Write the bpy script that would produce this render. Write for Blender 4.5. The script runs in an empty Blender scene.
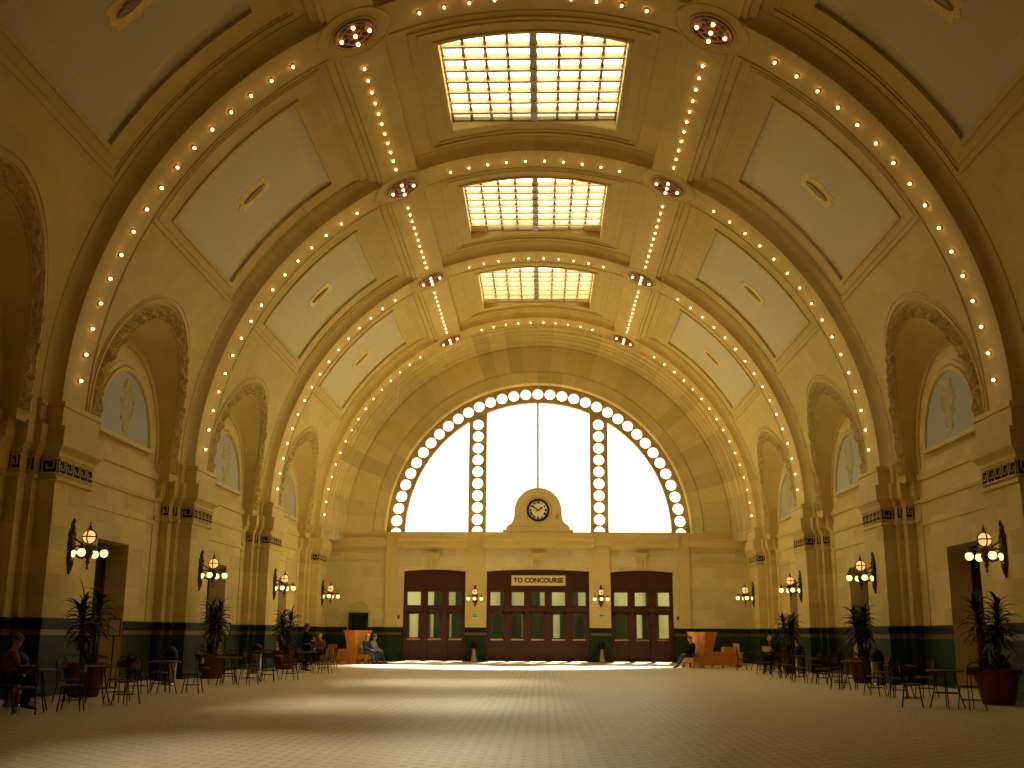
import bpy, math, random
from math import pi, sin, cos, radians as R, sqrt, atan2, acos
from mathutils import Vector, Matrix
random.seed(7)
S = bpy.context.scene
COL = S.collection

# ------------------------------------------------------------------ building measures (metres)
ZS = 6.744            # springing height of the vault
RB = 11.20            # radius of the lit arch soffits
RV = 11.55            # radius of the vault between them
ARCHES = [25.70, 35.87, 46.14, 56.44]
BAY = 10.25
YEND = 59.0
YBACK = -5.0
XW = 11.95            # side wall plane
XP = 11.12            # inner face of the piers

# ------------------------------------------------------------------ materials
def new_mat(name):
    m = bpy.data.materials.new(name); m.use_nodes = True
    nt = m.node_tree
    return m, nt, nt.nodes, nt.links, nt.nodes['Principled BSDF']
def N(nt, t, **kw):
    n = nt.nodes.new(t)
    for k, v in kw.items(): setattr(n, k, v)
    return n
def mth(nt, op, a, b=None):
    n = N(nt, 'ShaderNodeMath', operation=op)
    for i, v in enumerate((a, b)):
        if v is None: continue
        if isinstance(v, (int, float)): n.inputs[i].default_value = v
        else: nt.links.new(v, n.inputs[i])
    return n.outputs[0]
def simple(name, col, rough=.6, metal=0., noise=0., nscale=8., spec=None, emit=None, es=0.):
    m, nt, nd, lk, b = new_mat(name)
    b.inputs['Roughness'].default_value = rough
    b.inputs['Metallic'].default_value = metal
    b.inputs['Base Color'].default_value = (*col, 1)
    if spec is not None: b.inputs['Specular IOR Level'].default_value = spec
    if noise > 0:
        tc = N(nt, 'ShaderNodeTexCoord'); nz = N(nt, 'ShaderNodeTexNoise')
        nz.inputs['Scale'].default_value = nscale; nz.inputs['Detail'].default_value = 4
        lk.new(tc.outputs['Object'], nz.inputs['Vector'])
        mx = N(nt, 'ShaderNodeMix', data_type='RGBA')
        mx.inputs['A'].default_value = (*[c * (1 - noise) for c in col], 1)
        mx.inputs['B'].default_value = (*[min(1, c * (1 + noise)) for c in col], 1)
        lk.new(nz.outputs['Fac'], mx.inputs['Factor']); lk.new(mx.outputs['Result'], b.inputs['Base Color'])
    if emit:
        b.inputs['Emission Color'].default_value = (*emit, 1); b.inputs['Emission Strength'].default_value = es
    return m

STONE = (0.67, 0.518, 0.185)
def stone_mat(name, mode, col=STONE, bw=1.25, bh=.55, var=.12, mortar=.006, rough=.75, jt=.86, off=.5):
    m, nt, nd, lk, b = new_mat(name)
    tc = N(nt, 'ShaderNodeTexCoord'); sp = N(nt, 'ShaderNodeSeparateXYZ')
    lk.new(tc.outputs['Object'], sp.inputs[0])
    cb = N(nt, 'ShaderNodeCombineXYZ')
    x, y, z = sp.outputs
    if mode == 'side': u, v = y, z
    elif mode == 'end': u, v = x, z
    elif mode == 'vault':
        a = mth(nt, 'ARCTAN2', x, mth(nt, 'SUBTRACT', z, ZS)); u, v = y, mth(nt, 'MULTIPLY', a, 11.5)
    else:  # ring of wedge stones
        zz = mth(nt, 'SUBTRACT', z, 6.79)
        a = mth(nt, 'ARCTAN2', x, zz)
        r = mth(nt, 'SQRT', mth(nt, 'ADD', mth(nt, 'MULTIPLY', x, x), mth(nt, 'MULTIPLY', zz, zz)))
        u, v = r, mth(nt, 'MULTIPLY', a, 9.5)
    lk.new(u, cb.inputs[0]); lk.new(v, cb.inputs[1])
    br = N(nt, 'ShaderNodeTexBrick')
    br.inputs['Scale'].default_value = 1; br.offset = off
    br.inputs['Brick Width'].default_value = bw; br.inputs['Row Height'].default_value = bh
    br.inputs['Mortar Size'].default_value = mortar; br.inputs['Mortar Smooth'].default_value = .3
    br.inputs['Bias'].default_value = 0
    br.inputs['Color1'].default_value = (*[c * (1 - var) for c in col], 1)
    br.inputs['Color2'].default_value = (*[min(1, c * (1 + var * .7)) for c in col], 1)
    br.inputs['Mortar'].default_value = (*[c * jt for c in col], 1)
    lk.new(cb.outputs[0], br.inputs['Vector'])
    nz = N(nt, 'ShaderNodeTexNoise'); nz.inputs['Scale'].default_value = 1.7; nz.inputs['Detail'].default_value = 6
    lk.new(tc.outputs['Object'], nz.inputs['Vector'])
    mr = N(nt, 'ShaderNodeMapRange'); mr.inputs[3].default_value = .86; mr.inputs[4].default_value = 1.1
    lk.new(nz.outputs['Fac'], mr.inputs[0])
    mx = N(nt, 'ShaderNodeMix', data_type='RGBA', blend_type='MULTIPLY'); mx.inputs['Factor'].default_value = 1
    lk.new(br.outputs['Color'], mx.inputs['A']); lk.new(mr.outputs[0], mx.inputs['B'])
    lk.new(mx.outputs['Result'], b.inputs['Base Color'])
    b.inputs['Roughness'].default_value = rough
    b.inputs['Specular IOR Level'].default_value = .15
    return m
M = {}
M['side'] = stone_mat('stone_side', 'side')
M['end'] = stone_mat('stone_end', 'end', col=(.66, .55, .27))
M['vault'] = stone_mat('stone_vault', 'vault', bw=1.6, bh=.6, var=.06, jt=.95, mortar=.004)
M['ring'] = stone_mat('stone_ring', 'ring', col=(.66, .545, .24), bw=3.0, bh=.78, var=.16, off=0.)
M['plain'] = simple('stone_plain', (.65, .50, .185), .75, noise=.1, nscale=2.2, spec=.15)
M['panel'] = simple('vault_panel_paint', (.63, .55, .305), .7, noise=.04, nscale=1)
M['gold'] = simple('gilt', (.82, .58, .12), .6, .1, noise=.3, nscale=14)
M['gilt_dark'] = simple('gilt_dark', (.36, .24, .08), .7, .1, noise=.4, nscale=18)
M['carving'] = simple('carved_stone', (.56, .42, .15), .8, noise=.22, nscale=9, spec=.1)
M['wains'] = simple('green_marble', (.020, .040, .015), .5, noise=.4, nscale=3, spec=.12)
M['wcap'] = simple('dark_marble', (.012, .022, .010), .5, noise=.3, nscale=3, spec=.12)
M['wband'] = simple('brown_marble', (.15, .08, .022), .35, noise=.25, nscale=4)
M['mahog'] = simple('mahogany', (.062, .011, .005), .4, noise=.35, nscale=5)
M['oak'] = simple('golden_oak', (.62, .25, .05), .4, noise=.2, nscale=5)
M['bronze'] = simple('bronze', (.075, .035, .012), .5, .3, noise=.3, nscale=12)
M['bronze_red'] = simple('red_bronze', (.34, .15, .045), .55, .3, noise=.3, nscale=16)
M['black'] = simple('black_paint', (.008, .007, .006), .45, spec=.12)
M['iron'] = simple('dark_iron', (.010, .007, .006), .5, .2, spec=.2)
M['seatred'] = simple('red_seat', (.045, .010, .007), .5, noise=.2)
M['terra'] = simple('terracotta', (.12, .028, .010), .6, noise=.25, nscale=6)
M['soil'] = simple('potting_soil', (.03, .02, .012), .9, noise=.5, nscale=20)
M['leaf'] = simple('leaf', (.008, .020, .005), .45, noise=.4, nscale=5)
M['stem'] = simple('stem', (.09, .06, .03), .8, noise=.3)
M['brass'] = simple('polished_brass', (.80, .55, .20), .22, 1.)
M['binmetal'] = simple('bin_metal', (.34, .27, .16), .16, 1.)
M['inlay'] = simple('dark_inlay', (.03, .02, .012), .95, spec=0.)
M['orn'] = simple('lunette_ornament', (.50, .43, .20), .85, spec=.1)
M['rodm'] = simple('rod_paint', (.70, .58, .33), .6)
M['steel'] = simple('polished_steel', (.70, .68, .60), .2, 1.)
M['paper'] = simple('paper', (.62, .60, .50), .7)
M['dialw'] = simple('dial_face', (.92, .84, .55), .5, noise=.05)
M['skin'] = simple('skin', (.42, .22, .13), .55)
M['suit'] = simple('dark_cloth', (.006, .006, .007), .9, spec=.1)
M['jeans'] = simple('denim', (.035, .06, .13), .8, noise=.3, nscale=20)
M['navy'] = simple('navy_cloth', (.02, .028, .045), .8)
M['rust'] = simple('rust_cloth', (.14, .045, .012), .8, noise=.2)
M['white'] = simple('white_cloth', (.62, .58, .52), .8)
M['grey'] = simple('grey_cloth', (.25, .25, .27), .8)
M['hairb'] = simple('brown_hair', (.07, .03, .012), .6, noise=.3, nscale=40)
M['hairg'] = simple('grey_hair', (.30, .28, .25), .6, noise=.3, nscale=40)
M['hairl'] = simple('fair_hair', (.30, .16, .05), .6, noise=.3, nscale=40)
M['signface'] = simple('sign_cream', (.74, .66, .34), .5)
M['exit'] = simple('exit_green', (.55, .68, .34), .5)
M['alarm'] = simple('alarm_red', (.30, .03, .015), .4)
M['dark'] = simple('dark_void', (.012, .010, .008), .8)
M['frame'] = simple('window_metal', (.42, .29, .12), .5, noise=.1, nscale=3)
M['lead'] = simple('lead_came', (.45, .45, .42), .5)
M['eye'] = simple('eye_dark', (.02, .015, .01), .3)
M['wallroom'] = simple('concourse_wall', (.42, .43, .29), .8)
M['roomfloor'] = simple('concourse_floor', (.35, .32, .24), .6)

def emit_mat(name, col, st):
    return simple(name, (.8, .7, .5), .4, emit=col, es=st)
M['bulb'] = emit_mat('rib_bulb', (1., .50, .20), 22)
M['globe'] = emit_mat('opal_globe', (1., .76, .26), 3.6)
M['globe_big'] = emit_mat('amber_globe', (1., .58, .20), 1.6)

def glass_mat():
    m = bpy.data.materials.new('clear_glass'); m.use_nodes = True; nt = m.node_tree
    nt.nodes.clear(); o = N(nt, 'ShaderNodeOutputMaterial')
    t = N(nt, 'ShaderNodeBsdfTransparent'); t.inputs[0].default_value = (.96, .98, .97, 1)
    g = N(nt, 'ShaderNodeBsdfGlossy'); g.inputs['Roughness'].default_value = .04
    mx = N(nt, 'ShaderNodeMixShader'); mx.inputs[0].default_value = .07
    nt.links.new(t.outputs[0], mx.inputs[1]); nt.links.new(g.outputs[0], mx.inputs[2]); nt.links.new(mx.outputs[0], o.inputs[0])
    return m
M['glass'] = glass_mat()
def milk_mat():
    m = bpy.data.materials.new('frosted_laylight_glass'); m.use_nodes = True; nt = m.node_tree
    nt.nodes.clear(); o = N(nt, 'ShaderNodeOutputMaterial')
    t = N(nt, 'ShaderNodeBsdfTranslucent')
    nz = N(nt, 'ShaderNodeTexNoise'); nz.inputs['Scale'].default_value = .8; nz.inputs['Detail'].default_value = 3
    tc = N(nt, 'ShaderNodeTexCoord'); nt.links.new(tc.outputs['Object'], nz.inputs['Vector'])
    cr = N(nt, 'ShaderNodeMix', data_type='RGBA'); cr.inputs['A'].default_value = (.58, .60, .52, 1); cr.inputs['B'].default_value = (.78, .79, .76, 1)
    nt.links.new(nz.outputs['Fac'], cr.inputs['Factor']); nt.links.new(cr.outputs['Result'], t.inputs['Color'])
    tr = N(nt, 'ShaderNodeBsdfTransparent'); mx = N(nt, 'ShaderNodeMixShader'); mx.inputs[0].default_value = .115
    nt.links.new(t.outputs[0], mx.inputs[1]); nt.links.new(tr.outputs[0], mx.inputs[2]); nt.links.new(mx.outputs[0], o.inputs[0])
    return m
M['milk'] = milk_mat()
def lunette_mat():
    m, nt, nd, lk, b = new_mat('grey_lunette_glass')
    b.inputs['Base Color'].default_value = (.40, .39, .29, 1); b.inputs['Roughness'].default_value = .6; b.inputs['Specular IOR Level'].default_value = .2
    return m
M['lunette'] = lunette_mat()
def floor_mat():
    m, nt, nd, lk, b = new_mat('mosaic_floor')
    tc = N(nt, 'ShaderNodeTexCoord')
    br = N(nt, 'ShaderNodeTexBrick'); br.offset = 0
    for k, v in (('Scale', 1), ('Brick Width', .16), ('Row Height', .16), ('Mortar Size', .012), ('Mortar Smooth', .4), ('Bias', 0)):
        br.inputs[k].default_value = v
    br.inputs['Color1'].default_value = (.55, .45, .27, 1); br.inputs['Color2'].default_value = (.64, .53, .33, 1)
    br.inputs['Mortar'].default_value = (.50, .41, .25, 1)
    lk.new(tc.outputs['Object'], br.inputs['Vector'])
    vo = N(nt, 'ShaderNodeTexVoronoi'); vo.inputs['Scale'].default_value = 4.2; vo.inputs['Randomness'].default_value = 0
    mp = N(nt, 'ShaderNodeMapping'); mp.inputs['Rotation'].default_value = (0, 0, pi / 4); lk.new(tc.outputs['Object'], mp.inputs['Vector']); lk.new(mp.outputs[0], vo.inputs['Vector'])
    lt = mth(nt, 'LESS_THAN', vo.outputs['Distance'], .2)
    mx = N(nt, 'ShaderNodeMix', data_type='RGBA'); lk.new(lt, mx.inputs['Factor'])
    lk.new(br.outputs['Color'], mx.inputs['A']); mx.inputs['B'].default_value = (.40, .28, .15, 1)
    nz = N(nt, 'ShaderNodeTexNoise'); nz.inputs['Scale'].default_value = .35; nz.inputs['Detail'].default_value = 5
    lk.new(tc.outputs['Object'], nz.inputs['Vector'])
    mr = N(nt, 'ShaderNodeMapRange'); mr.inputs[3].default_value = .8; mr.inputs[4].default_value = 1.12
    lk.new(nz.outputs['Fac'], mr.inputs[0])
    m2 = N(nt, 'ShaderNodeMix', data_type='RGBA', blend_type='MULTIPLY'); m2.inputs['Factor'].default_value = 1
    lk.new(mx.outputs['Result'], m2.inputs['A']); lk.new(mr.outputs[0], m2.inputs['B'])
    lk.new(m2.outputs['Result'], b.inputs['Base Color'])
    r2 = N(nt, 'ShaderNodeMapRange'); r2.inputs[3].default_value = .36; r2.inputs[4].default_value = .52
    lk.new(nz.outputs['Fac'], r2.inputs[0]); lk.new(r2.outputs[0], b.inputs['Roughness'])
    b.inputs['Specular IOR Level'].default_value = .2
    bp = N(nt, 'ShaderNodeBump'); bp.inputs['Strength'].default_value = .15; bp.inputs['Distance'].default_value = .01
    lk.new(nz.outputs['Fac'], bp.inputs['Height'])
    return m
M['floor'] = floor_mat()

# ------------------------------------------------------------------ mesh helpers
class MB:
    def __init__(s): s.v = []; s.f = []; s.m = []; s.cur = 0
    def add(s, vs, fs, T=None):
        o = len(s.v)
        s.v += [tuple(T @ Vector(p)) if T is not None else tuple(p) for p in vs]
        s.f += [tuple(i + o for i in f) for f in fs]; s.m += [s.cur] * len(fs)
        return s
    def box(s, x0, x1, y0, y1, z0, z1, T=None):
        vs = [(x, y, z) for z in (z0, z1) for y in (y0, y1) for x in (x0, x1)]
        return s.add(vs, [(0, 2, 3, 1), (4, 5, 7, 6), (0, 1, 5, 4), (2, 6, 7, 3), (0, 4, 6, 2), (1, 3, 7, 5)], T)
    def frustum(s, b, t, z0, z1, T=None):   # b, t = (x0,x1,y0,y1)
        vs = [(x, y, z) for (q, z) in ((b, z0), (t, z1)) for y in q[2:] for x in q[:2]]
        return s.add(vs, [(0, 2, 3, 1), (4, 5, 7, 6), (0, 1, 5, 4), (2, 6, 7, 3), (0, 4, 6, 2), (1, 3, 7, 5)], T)
    def grid(s, rows, closeu=False, closev=False, T=None):
        n = len(rows); k = len(rows[0]); vs = [p for r in rows for p in r]; fs = []
        for i in range(n if closev else n - 1):
            for j in range(k if closeu else k - 1):
                a = i * k + j; b = i * k + (j + 1) % k; c = ((i + 1) % n) * k + (j + 1) % k; d = ((i + 1) % n) * k + j
                fs.append((a, b, c, d))
        return s.add(vs, fs, T)
    def lathe(s, prof, seg=16, T=None, cap=True):
        rows = [[(r * cos(2 * pi * j / seg), r * sin(2 * pi * j / seg), z) for j in range(seg)] for r, z in prof]
        s.grid(rows, closeu=True, T=T)
        if cap:
            for idx, (r, z) in ((0, prof[0]), (-1, prof[-1])):
                if r > 1e-4: s.add(rows[idx], [tuple(range(seg))] if idx else [tuple(reversed(range(seg)))], T)
        return s
    def tube(s, pts, r, seg=6, T=None, closed=False):
        pts = [Vector(p) for p in pts]; rs = r if isinstance(r, (list, tuple)) else [r] * len(pts)
        rows = []; n = len(pts); prev = None
        for i, p in enumerate(pts):
            a = pts[(i - 1) % n] if (closed or i > 0) else p
            b = pts[(i + 1) % n] if (closed or i < n - 1) else p
            d = (b - a).normalized() if (b - a).length > 1e-9 else Vector((0, 0, 1))
            ref = prev if prev is not None else (Vector((0, 0, 1)) if abs(d.z) < .9 else Vector((1, 0, 0)))
            u = (ref - d * ref.dot(d)); u = u.normalized() if u.length > 1e-6 else d.orthogonal().normalized()
            prev = u; w = d.cross(u)
            rows.append([tuple(p + (u * cos(2 * pi * j / seg) + w * sin(2 * pi * j / seg)) * rs[i]) for j in range(seg)])
        s.grid(rows, closeu=True, closev=closed, T=T)
        if not closed: s.add(rows[0], [tuple(reversed(range(seg)))], T); s.add(rows[-1], [tuple(range(seg))], T)
        return s
    def ball(s, c, r, seg=12, rings=7, T=None, sc=(1, 1, 1)):
        rows = [[(c[0] + sc[0] * r * sin(pi * i / rings) * cos(2 * pi * j / seg), c[1] + sc[1] * r * sin(pi * i / rings) * sin(2 * pi * j / seg), c[2] + sc[2] * r * cos(pi * i / rings)) for j in range(seg)] for i in range(rings + 1)]
        return s.grid(rows, closeu=True, T=T)
    def poly(s, pts, axis_vec, T=None):   # planar outline pushed along a vector
        n = len(pts); a = [Vector(p) for p in pts]; b = [p + Vector(axis_vec) for p in a]
        fs = [tuple(range(n)), tuple(reversed(range(n, 2 * n)))] + [(i, i + n, (i + 1) % n + n, (i + 1) % n) for i in range(n)]
        return s.add([tuple(p) for p in a + b], fs, T)
    def build(s, name, mats, parent=None, smooth=False, loc=None):
        me = bpy.data.meshes.new(name); me.from_pydata(s.v, [], s.f)
        for m in (mats if isinstance(mats, (list, tuple)) else [mats]): me.materials.append(m)
        me.polygons.foreach_set('material_index', s.m)
        if smooth:
            me.polygons.foreach_set('use_smooth', [True] * len(s.f))
            try: me.set_sharp_from_angle(angle=R(35))
            except Exception: pass
        me.validate(); me.update()
        o = bpy.data.objects.new(name, me); COL.objects.link(o)
        if parent is not None: o.parent = parent
        if loc is not None: o.location = loc
        return o
def struct(o, label=None):
    o['kind'] = 'structure'
    if label: o['label'] = label
    return o
def tag(o, label, cat, group=None):
    o['label'] = label; o['category'] = cat
    if group: o['group'] = group
    return o
def empty(name, loc, rz=0.):
    o = bpy.data.objects.new(name, None); COL.objects.link(o); o.location = loc; o.rotation_euler = (0, 0, rz)
    o.empty_display_size = .2
    return o
def copy_tree(o, parent=None):
    c = o.copy(); COL.objects.link(c)
    if parent is not None: c.parent = parent
    for ch in [x for x in TREE if x.parent == o]:
        TREE.append(copy_tree(ch, c))
    return c
TREE = []
def part(o): TREE.append(o); return o
def V(th, y, r): return (r * sin(th), y, ZS + r * cos(th))
def frange(a, b, n): return [a + (b - a) * i / n for i in range(n + 1)]

# ------------------------------------------------------------------ camera (solved from the photograph)
f_px, pitch, yaw, roll, X0 = 1083.094, .22651, .02720, .00520, .2093
cd = bpy.data.cameras.new('camera'); cam = bpy.data.objects.new('camera', cd); COL.objects.link(cam)
cd.sensor_width = 36; cd.lens = f_px / 1024 * 36; cd.clip_end = 500
Rt = Vector((cos(yaw), sin(yaw), 0)); Fw = Vector((-sin(yaw) * cos(pitch), cos(yaw) * cos(pitch), sin(pitch)))
Up = Vector((sin(yaw) * sin(pitch), -cos(yaw) * sin(pitch), cos(pitch)))
ax = Rt * cos(roll) + Up * sin(roll); ay = Up * cos(roll) - Rt * sin(roll)
m3 = Matrix((ax, ay, -Fw)).transposed()
cam.matrix_world = Matrix.Translation((X0, 0, 1.45)) @ m3.to_4x4()
S.camera = cam

# ------------------------------------------------------------------ floor
mb = MB(); mb.box(-13.4, 13.4, YBACK, YEND + .5, -.3, 0)
struct(mb.build('floor', M['floor']))

# ------------------------------------------------------------------ vault with its recessed panels, laylight openings and lunette arches
ZC, AI, AO = 7.46, 2.95, 3.42          # carved arch: centre height, inner and outer half width
TH_T = acos((ZC + AI - ZS) / RV)
def arc_ang(z, r=RV): return pi / 2 if z <= ZS else acos(min(1, (z - ZS) / r))
BAYS = [(a + 1.0, a + BAY - 1.0, a + BAY / 2) for a in (ARCHES[0] - BAY, *ARCHES[:3])]
PT0, PT1, PY = R(36), R(59.3), 2.75
ST = R(13.75)
mb = MB()
def strip(th0, th1, y0, y1, n, r=RV):
    mb.grid([[V(t, y0, r), V(t, y1, r)] for t in frange(th0, th1, n)])
for (y0, y1, ym) in BAYS:
    for sg in (-1, 1):
        strip(sg * ST, sg * PT0, y0, y1, 10)
        for (a, b) in ((y0, ym - PY), (ym + PY, y1)): strip(sg * PT0, sg * PT1, a, b, 12)
        strip(sg * PT1, sg * TH_T, y0, y1, 7)
        # arch cut: two spandrels
        n = 22
        for side in (-1, 1):
            ye = y0 if side < 0 else y1
            rows = []
            for i in range(n + 1):
                t = pi / 2 * (1 - i / n); z = ZC + AI * sin(t); dy = AI * cos(t)
                rows.append([V(sg * arc_ang(z), ym + side * dy, RV), V(sg * arc_ang(z), ye, RV)])
            for z in (7.1, ZS): rows.append([V(sg * arc_ang(z), ym + side * AI, RV), V(sg * arc_ang(z), ye, RV)])
            rows.append([(sg * RV, ym + side * AI, 6.1), (sg * RV, ye, 6.1)])
            mb.grid(rows)
        # niche soffit from the carved arch back to the wall
        fr, bk = [], []
        for i in range(2 * n + 1):
            t = pi * i / (2 * n)
            z = ZC + AI * sin(t); th = sg * arc_ang(z); p = V(th, ym + AI * cos(t), RV)
            fr.append(p); bk.append((sg * XW, ym + 3.0 * cos(t), 6.9 + 3.0 * sin(t)))
        fr = [(sg * RV, ym + AI, 6.1)] + fr + [(sg * RV, ym - AI, 6.1)]
        bk = [(sg * XW, ym + 3.0, 6.1)] + bk + [(sg * XW, ym - 3.0, 6.1)]
        mid = [tuple((a * .5 + b * .5) for a, b in zip(p, q)) for p, q in zip(fr, bk)]
        mid = [(m[0] - sg * .05, m[1], m[2] + .06) for m in mid]
        mb.grid([fr, mid, bk])
    if (y0, y1, ym) == BAYS[0]:
        strip(-ST, ST, y0, y1, 12); continue
    for (a, b) in ((y0, ym - PY), (ym + PY, y1)): strip(-ST, ST, a, b, 12)
    # shaft of the laylight opening
    zg = 18.36
    for yy in (ym - PY, ym + PY): mb.grid([[V(t, yy, RV), (RV * sin(t), yy, zg + .12)] for t in frange(-ST, ST, 12)])
    for sg in (-1, 1): mb.grid([[V(sg * ST, yy, RV), (sg * RV * sin(ST), yy, zg + .12)] for yy in (ym - PY, ym + PY)])
for a in (*ARCHES, ARCHES[0] - BAY):        # behind the lit arches
    mb.grid([[V(t, a - 1.3, RV + .02), V(t, min(a + 1.3, YEND), RV + .02)] for t in frange(-pi / 2, pi / 2, 60)])
mb.grid([[V(t, ARCHES[3] + .9, RV), V(t, YEND, RV)] for t in frange(-pi / 2, pi / 2, 60)])
mb.grid([[V(t, YBACK, RV), V(t, ARCHES[0] - BAY - .9, RV)] for t in frange(-pi / 2, pi / 2, 60)])
struct(mb.build('ceiling', M['vault'], smooth=True))

# unseen outer roof and wall shell, added to stop daylight leaks
mb = MB(); RO = 12.6; SO = R(14.0)
for sg in (-1, 1): mb.grid([[V(sg * t, YBACK - .2, RO), V(sg * t, YEND + .8, RO)] for t in frange(SO, pi / 2, 40)])
ys = [YBACK - .2] + [v for b in BAYS[1:] for v in (b[2] - PY - .02, b[2] + PY + .02)] + [YEND + .8]
for i in range(0, len(ys), 2): mb.grid([[V(t, ys[i], RO), V(t, ys[i + 1], RO)] for t in frange(-SO, SO, 8)])
for sg in (-1, 1):
    mb.grid([[(sg * RO, YBACK - .2, ZS), (sg * RO, YEND + .8, ZS)], [(sg * 13.3, YBACK - .2, ZS - .2), (sg * 13.3, YEND + .8, ZS - .2)], [(sg * 13.3, YBACK - .2, -.3), (sg * 13.3, YEND + .8, -.3)]])
    mb.grid([[(sg * 13.4, YEND + .5, -.3), (sg * 11.4, YEND + .5, -.3)], [(sg * 13.4, YEND + .5, 7.6), (sg * 11.4, YEND + .5, 7.6)]])
struct(mb.build('trim_98', M['plain']))

# painted sunk panels, each with its moulded border
def bent_bar(mb, th0, th1, y0, y1, r0, r1, n=1):    # solid slab bent to the vault
    rows = []
    for t in frange(th0, th1, n):
        rows.append([V(t, y0, r0), V(t, y1, r0), V(t, y1, r1), V(t, y0, r1)])
    mb.grid(rows, closeu=True); mb.add(rows[0], [(0, 1, 2, 3)]); mb.add(rows[-1], [(3, 2, 1, 0)])
def bent_frame(mb, t0, t1, y0, y1, w, r0, r1, n=12):
    a = w / RV
    bent_bar(mb, t0, t0 + a, y0, y1, r0, r1, 1); bent_bar(mb, t1 - a, t1, y0, y1, r0, r1, 1)
    bent_bar(mb, t0 + a, t1 - a, y0, y0 + w, r0, r1, n); bent_bar(mb, t0 + a, t1 - a, y1 - w, y1, r0, r1, n)
ORD = ['nearest', 'second', 'third', 'fourth']
bay_word = ['the bay nearest the camera', 'the second bay', 'the third bay', 'the bay before the great window']
for bi, (y0, y1, ym) in enumerate(BAYS):
    for sg in (-1, 1):
        lo, hi = sorted((sg * PT0, sg * PT1))
        mb = MB()
        mb.grid([[V(t, ym - PY - .06, RV + .05), V(t, ym + PY + .06, RV + .05)] for t in frange(lo - .006, hi + .006, 12)])
        mb.cur = 1    # stencilled border line of gilt dashes and end strokes
        for (a, b) in ((ym - PY + .42, ym - PY + .49), (ym + PY - .49, ym + PY - .42)):
            k = 46
            for i in range(k):
                ta = lo + .036 + (hi - lo - .072) * i / k; tb = ta + (hi - lo - .072) / k * .72
                bent_bar(mb, ta, tb, a, b, RV + .048, RV + .06)
        for (ta, tb) in ((lo + .036, lo + .041), (hi - .041, hi - .036)):
            k = 46
            for i in range(k):
                ya = ym - PY + .5 + (2 * PY - 1.0) * i / k
                bent_bar(mb, ta, tb, ya, ya + (2 * PY - 1) / k * .7, RV + .048, RV + .06)
        mb.cur = 2    # moulded border and outer frame
        bent_frame(mb, lo - .012, hi + .012, ym - PY - .14, ym + PY + .14, .13, RV - .05, RV + .07)
        bent_frame(mb, R(31) * sg if sg > 0 else -R(62), R(62) if sg > 0 else -R(31), ym - 3.75, ym + 3.75, .07, RV - .04, RV + .02)
        bent_frame(mb, R(31.8) if sg > 0 else -R(61.2), R(61.2) if sg > 0 else -R(31.8), ym - 3.6, ym + 3.6, .05, RV - .025, RV + .02)
        o = struct(mb.build('ceiling_panel', [M['panel'], M['gold'], M['plain']]))
        o.name = 'trim_%d' % (20 + bi * 2 + (sg > 0))
        # gilt cartouche on the panel
        if bi < 4:
            c = (lo + hi) / 2
            rt = empty('ceiling_cartouche', V(c, ym, RV + .05))
            m = MB()
            loc = Vector(rt.location)
            def at(a, dy, r): return tuple(Vector(V(c + a, ym + dy, r)) - loc)
            # scalloped gilt ground
            rows = []
            for k in range(32):
                t = 2 * pi * k / 32; q = 1 + .1 * cos(8 * t)
                ca, sa = cos(t), sin(t)
                e = (abs(ca) ** 4 + abs(sa) ** 4) ** (-.25)
                rows.append((.60 * ca * e * q / RV, .44 * sa * e * q))
            m.add([at(a, d, RV + .035) for a, d in rows] + [at(a, d, RV + .05) for a, d in rows] + [at(0, 0, RV + .03)],
                  [(k, (k + 1) % 32, (k + 1) % 32 + 32, k + 32) for k in range(32)] + [(64, (k + 1) % 32, k) for k in range(32)])
            m.build('gilt_ground', M['gold'], rt)
            m = MB()
            rr = [[at(.44 * s_ * cos(t) / RV, .15 * s_ * sin(t), RV + h) for t in [2 * pi * k / 24 for k in range(24)]] for s_, h in ((1, .02), (.95, -.0), (.8, -.012), (.7, .0), (.3, -.01), (.01, -.02))]
            m.grid(rr, closeu=True)
            bo = m.build('oval_boss', M['gilt_dark'], rt, smooth=True)
            tag(rt, 'gilt oval cartouche on the %s ceiling panel in %s' % ('left' if sg < 0 else 'right', bay_word[bi]), 'ceiling ornament', 'gilt cartouches on the ceiling panels')

# mouldings around the laylights
for bi, (y0, y1, ym) in enumerate(BAYS):
    if bi == 0: continue
    mb = MB()
    bent_frame(mb, -ST - .012, ST + .012, ym - PY - .14, ym + PY + .14, .13, RV - .05, RV + .02)
    bent_frame(mb, -R(17.8), R(17.8), ym - 3.65, ym + 3.65, .08, RV - .06, RV + .02)
    bent_frame(mb, -R(16.6), R(16.6), ym - 3.4, ym + 3.4, .06, RV - .035, RV + .02)
    struct(mb.build('trim_%d' % (30 + bi), M['plain']))

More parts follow.
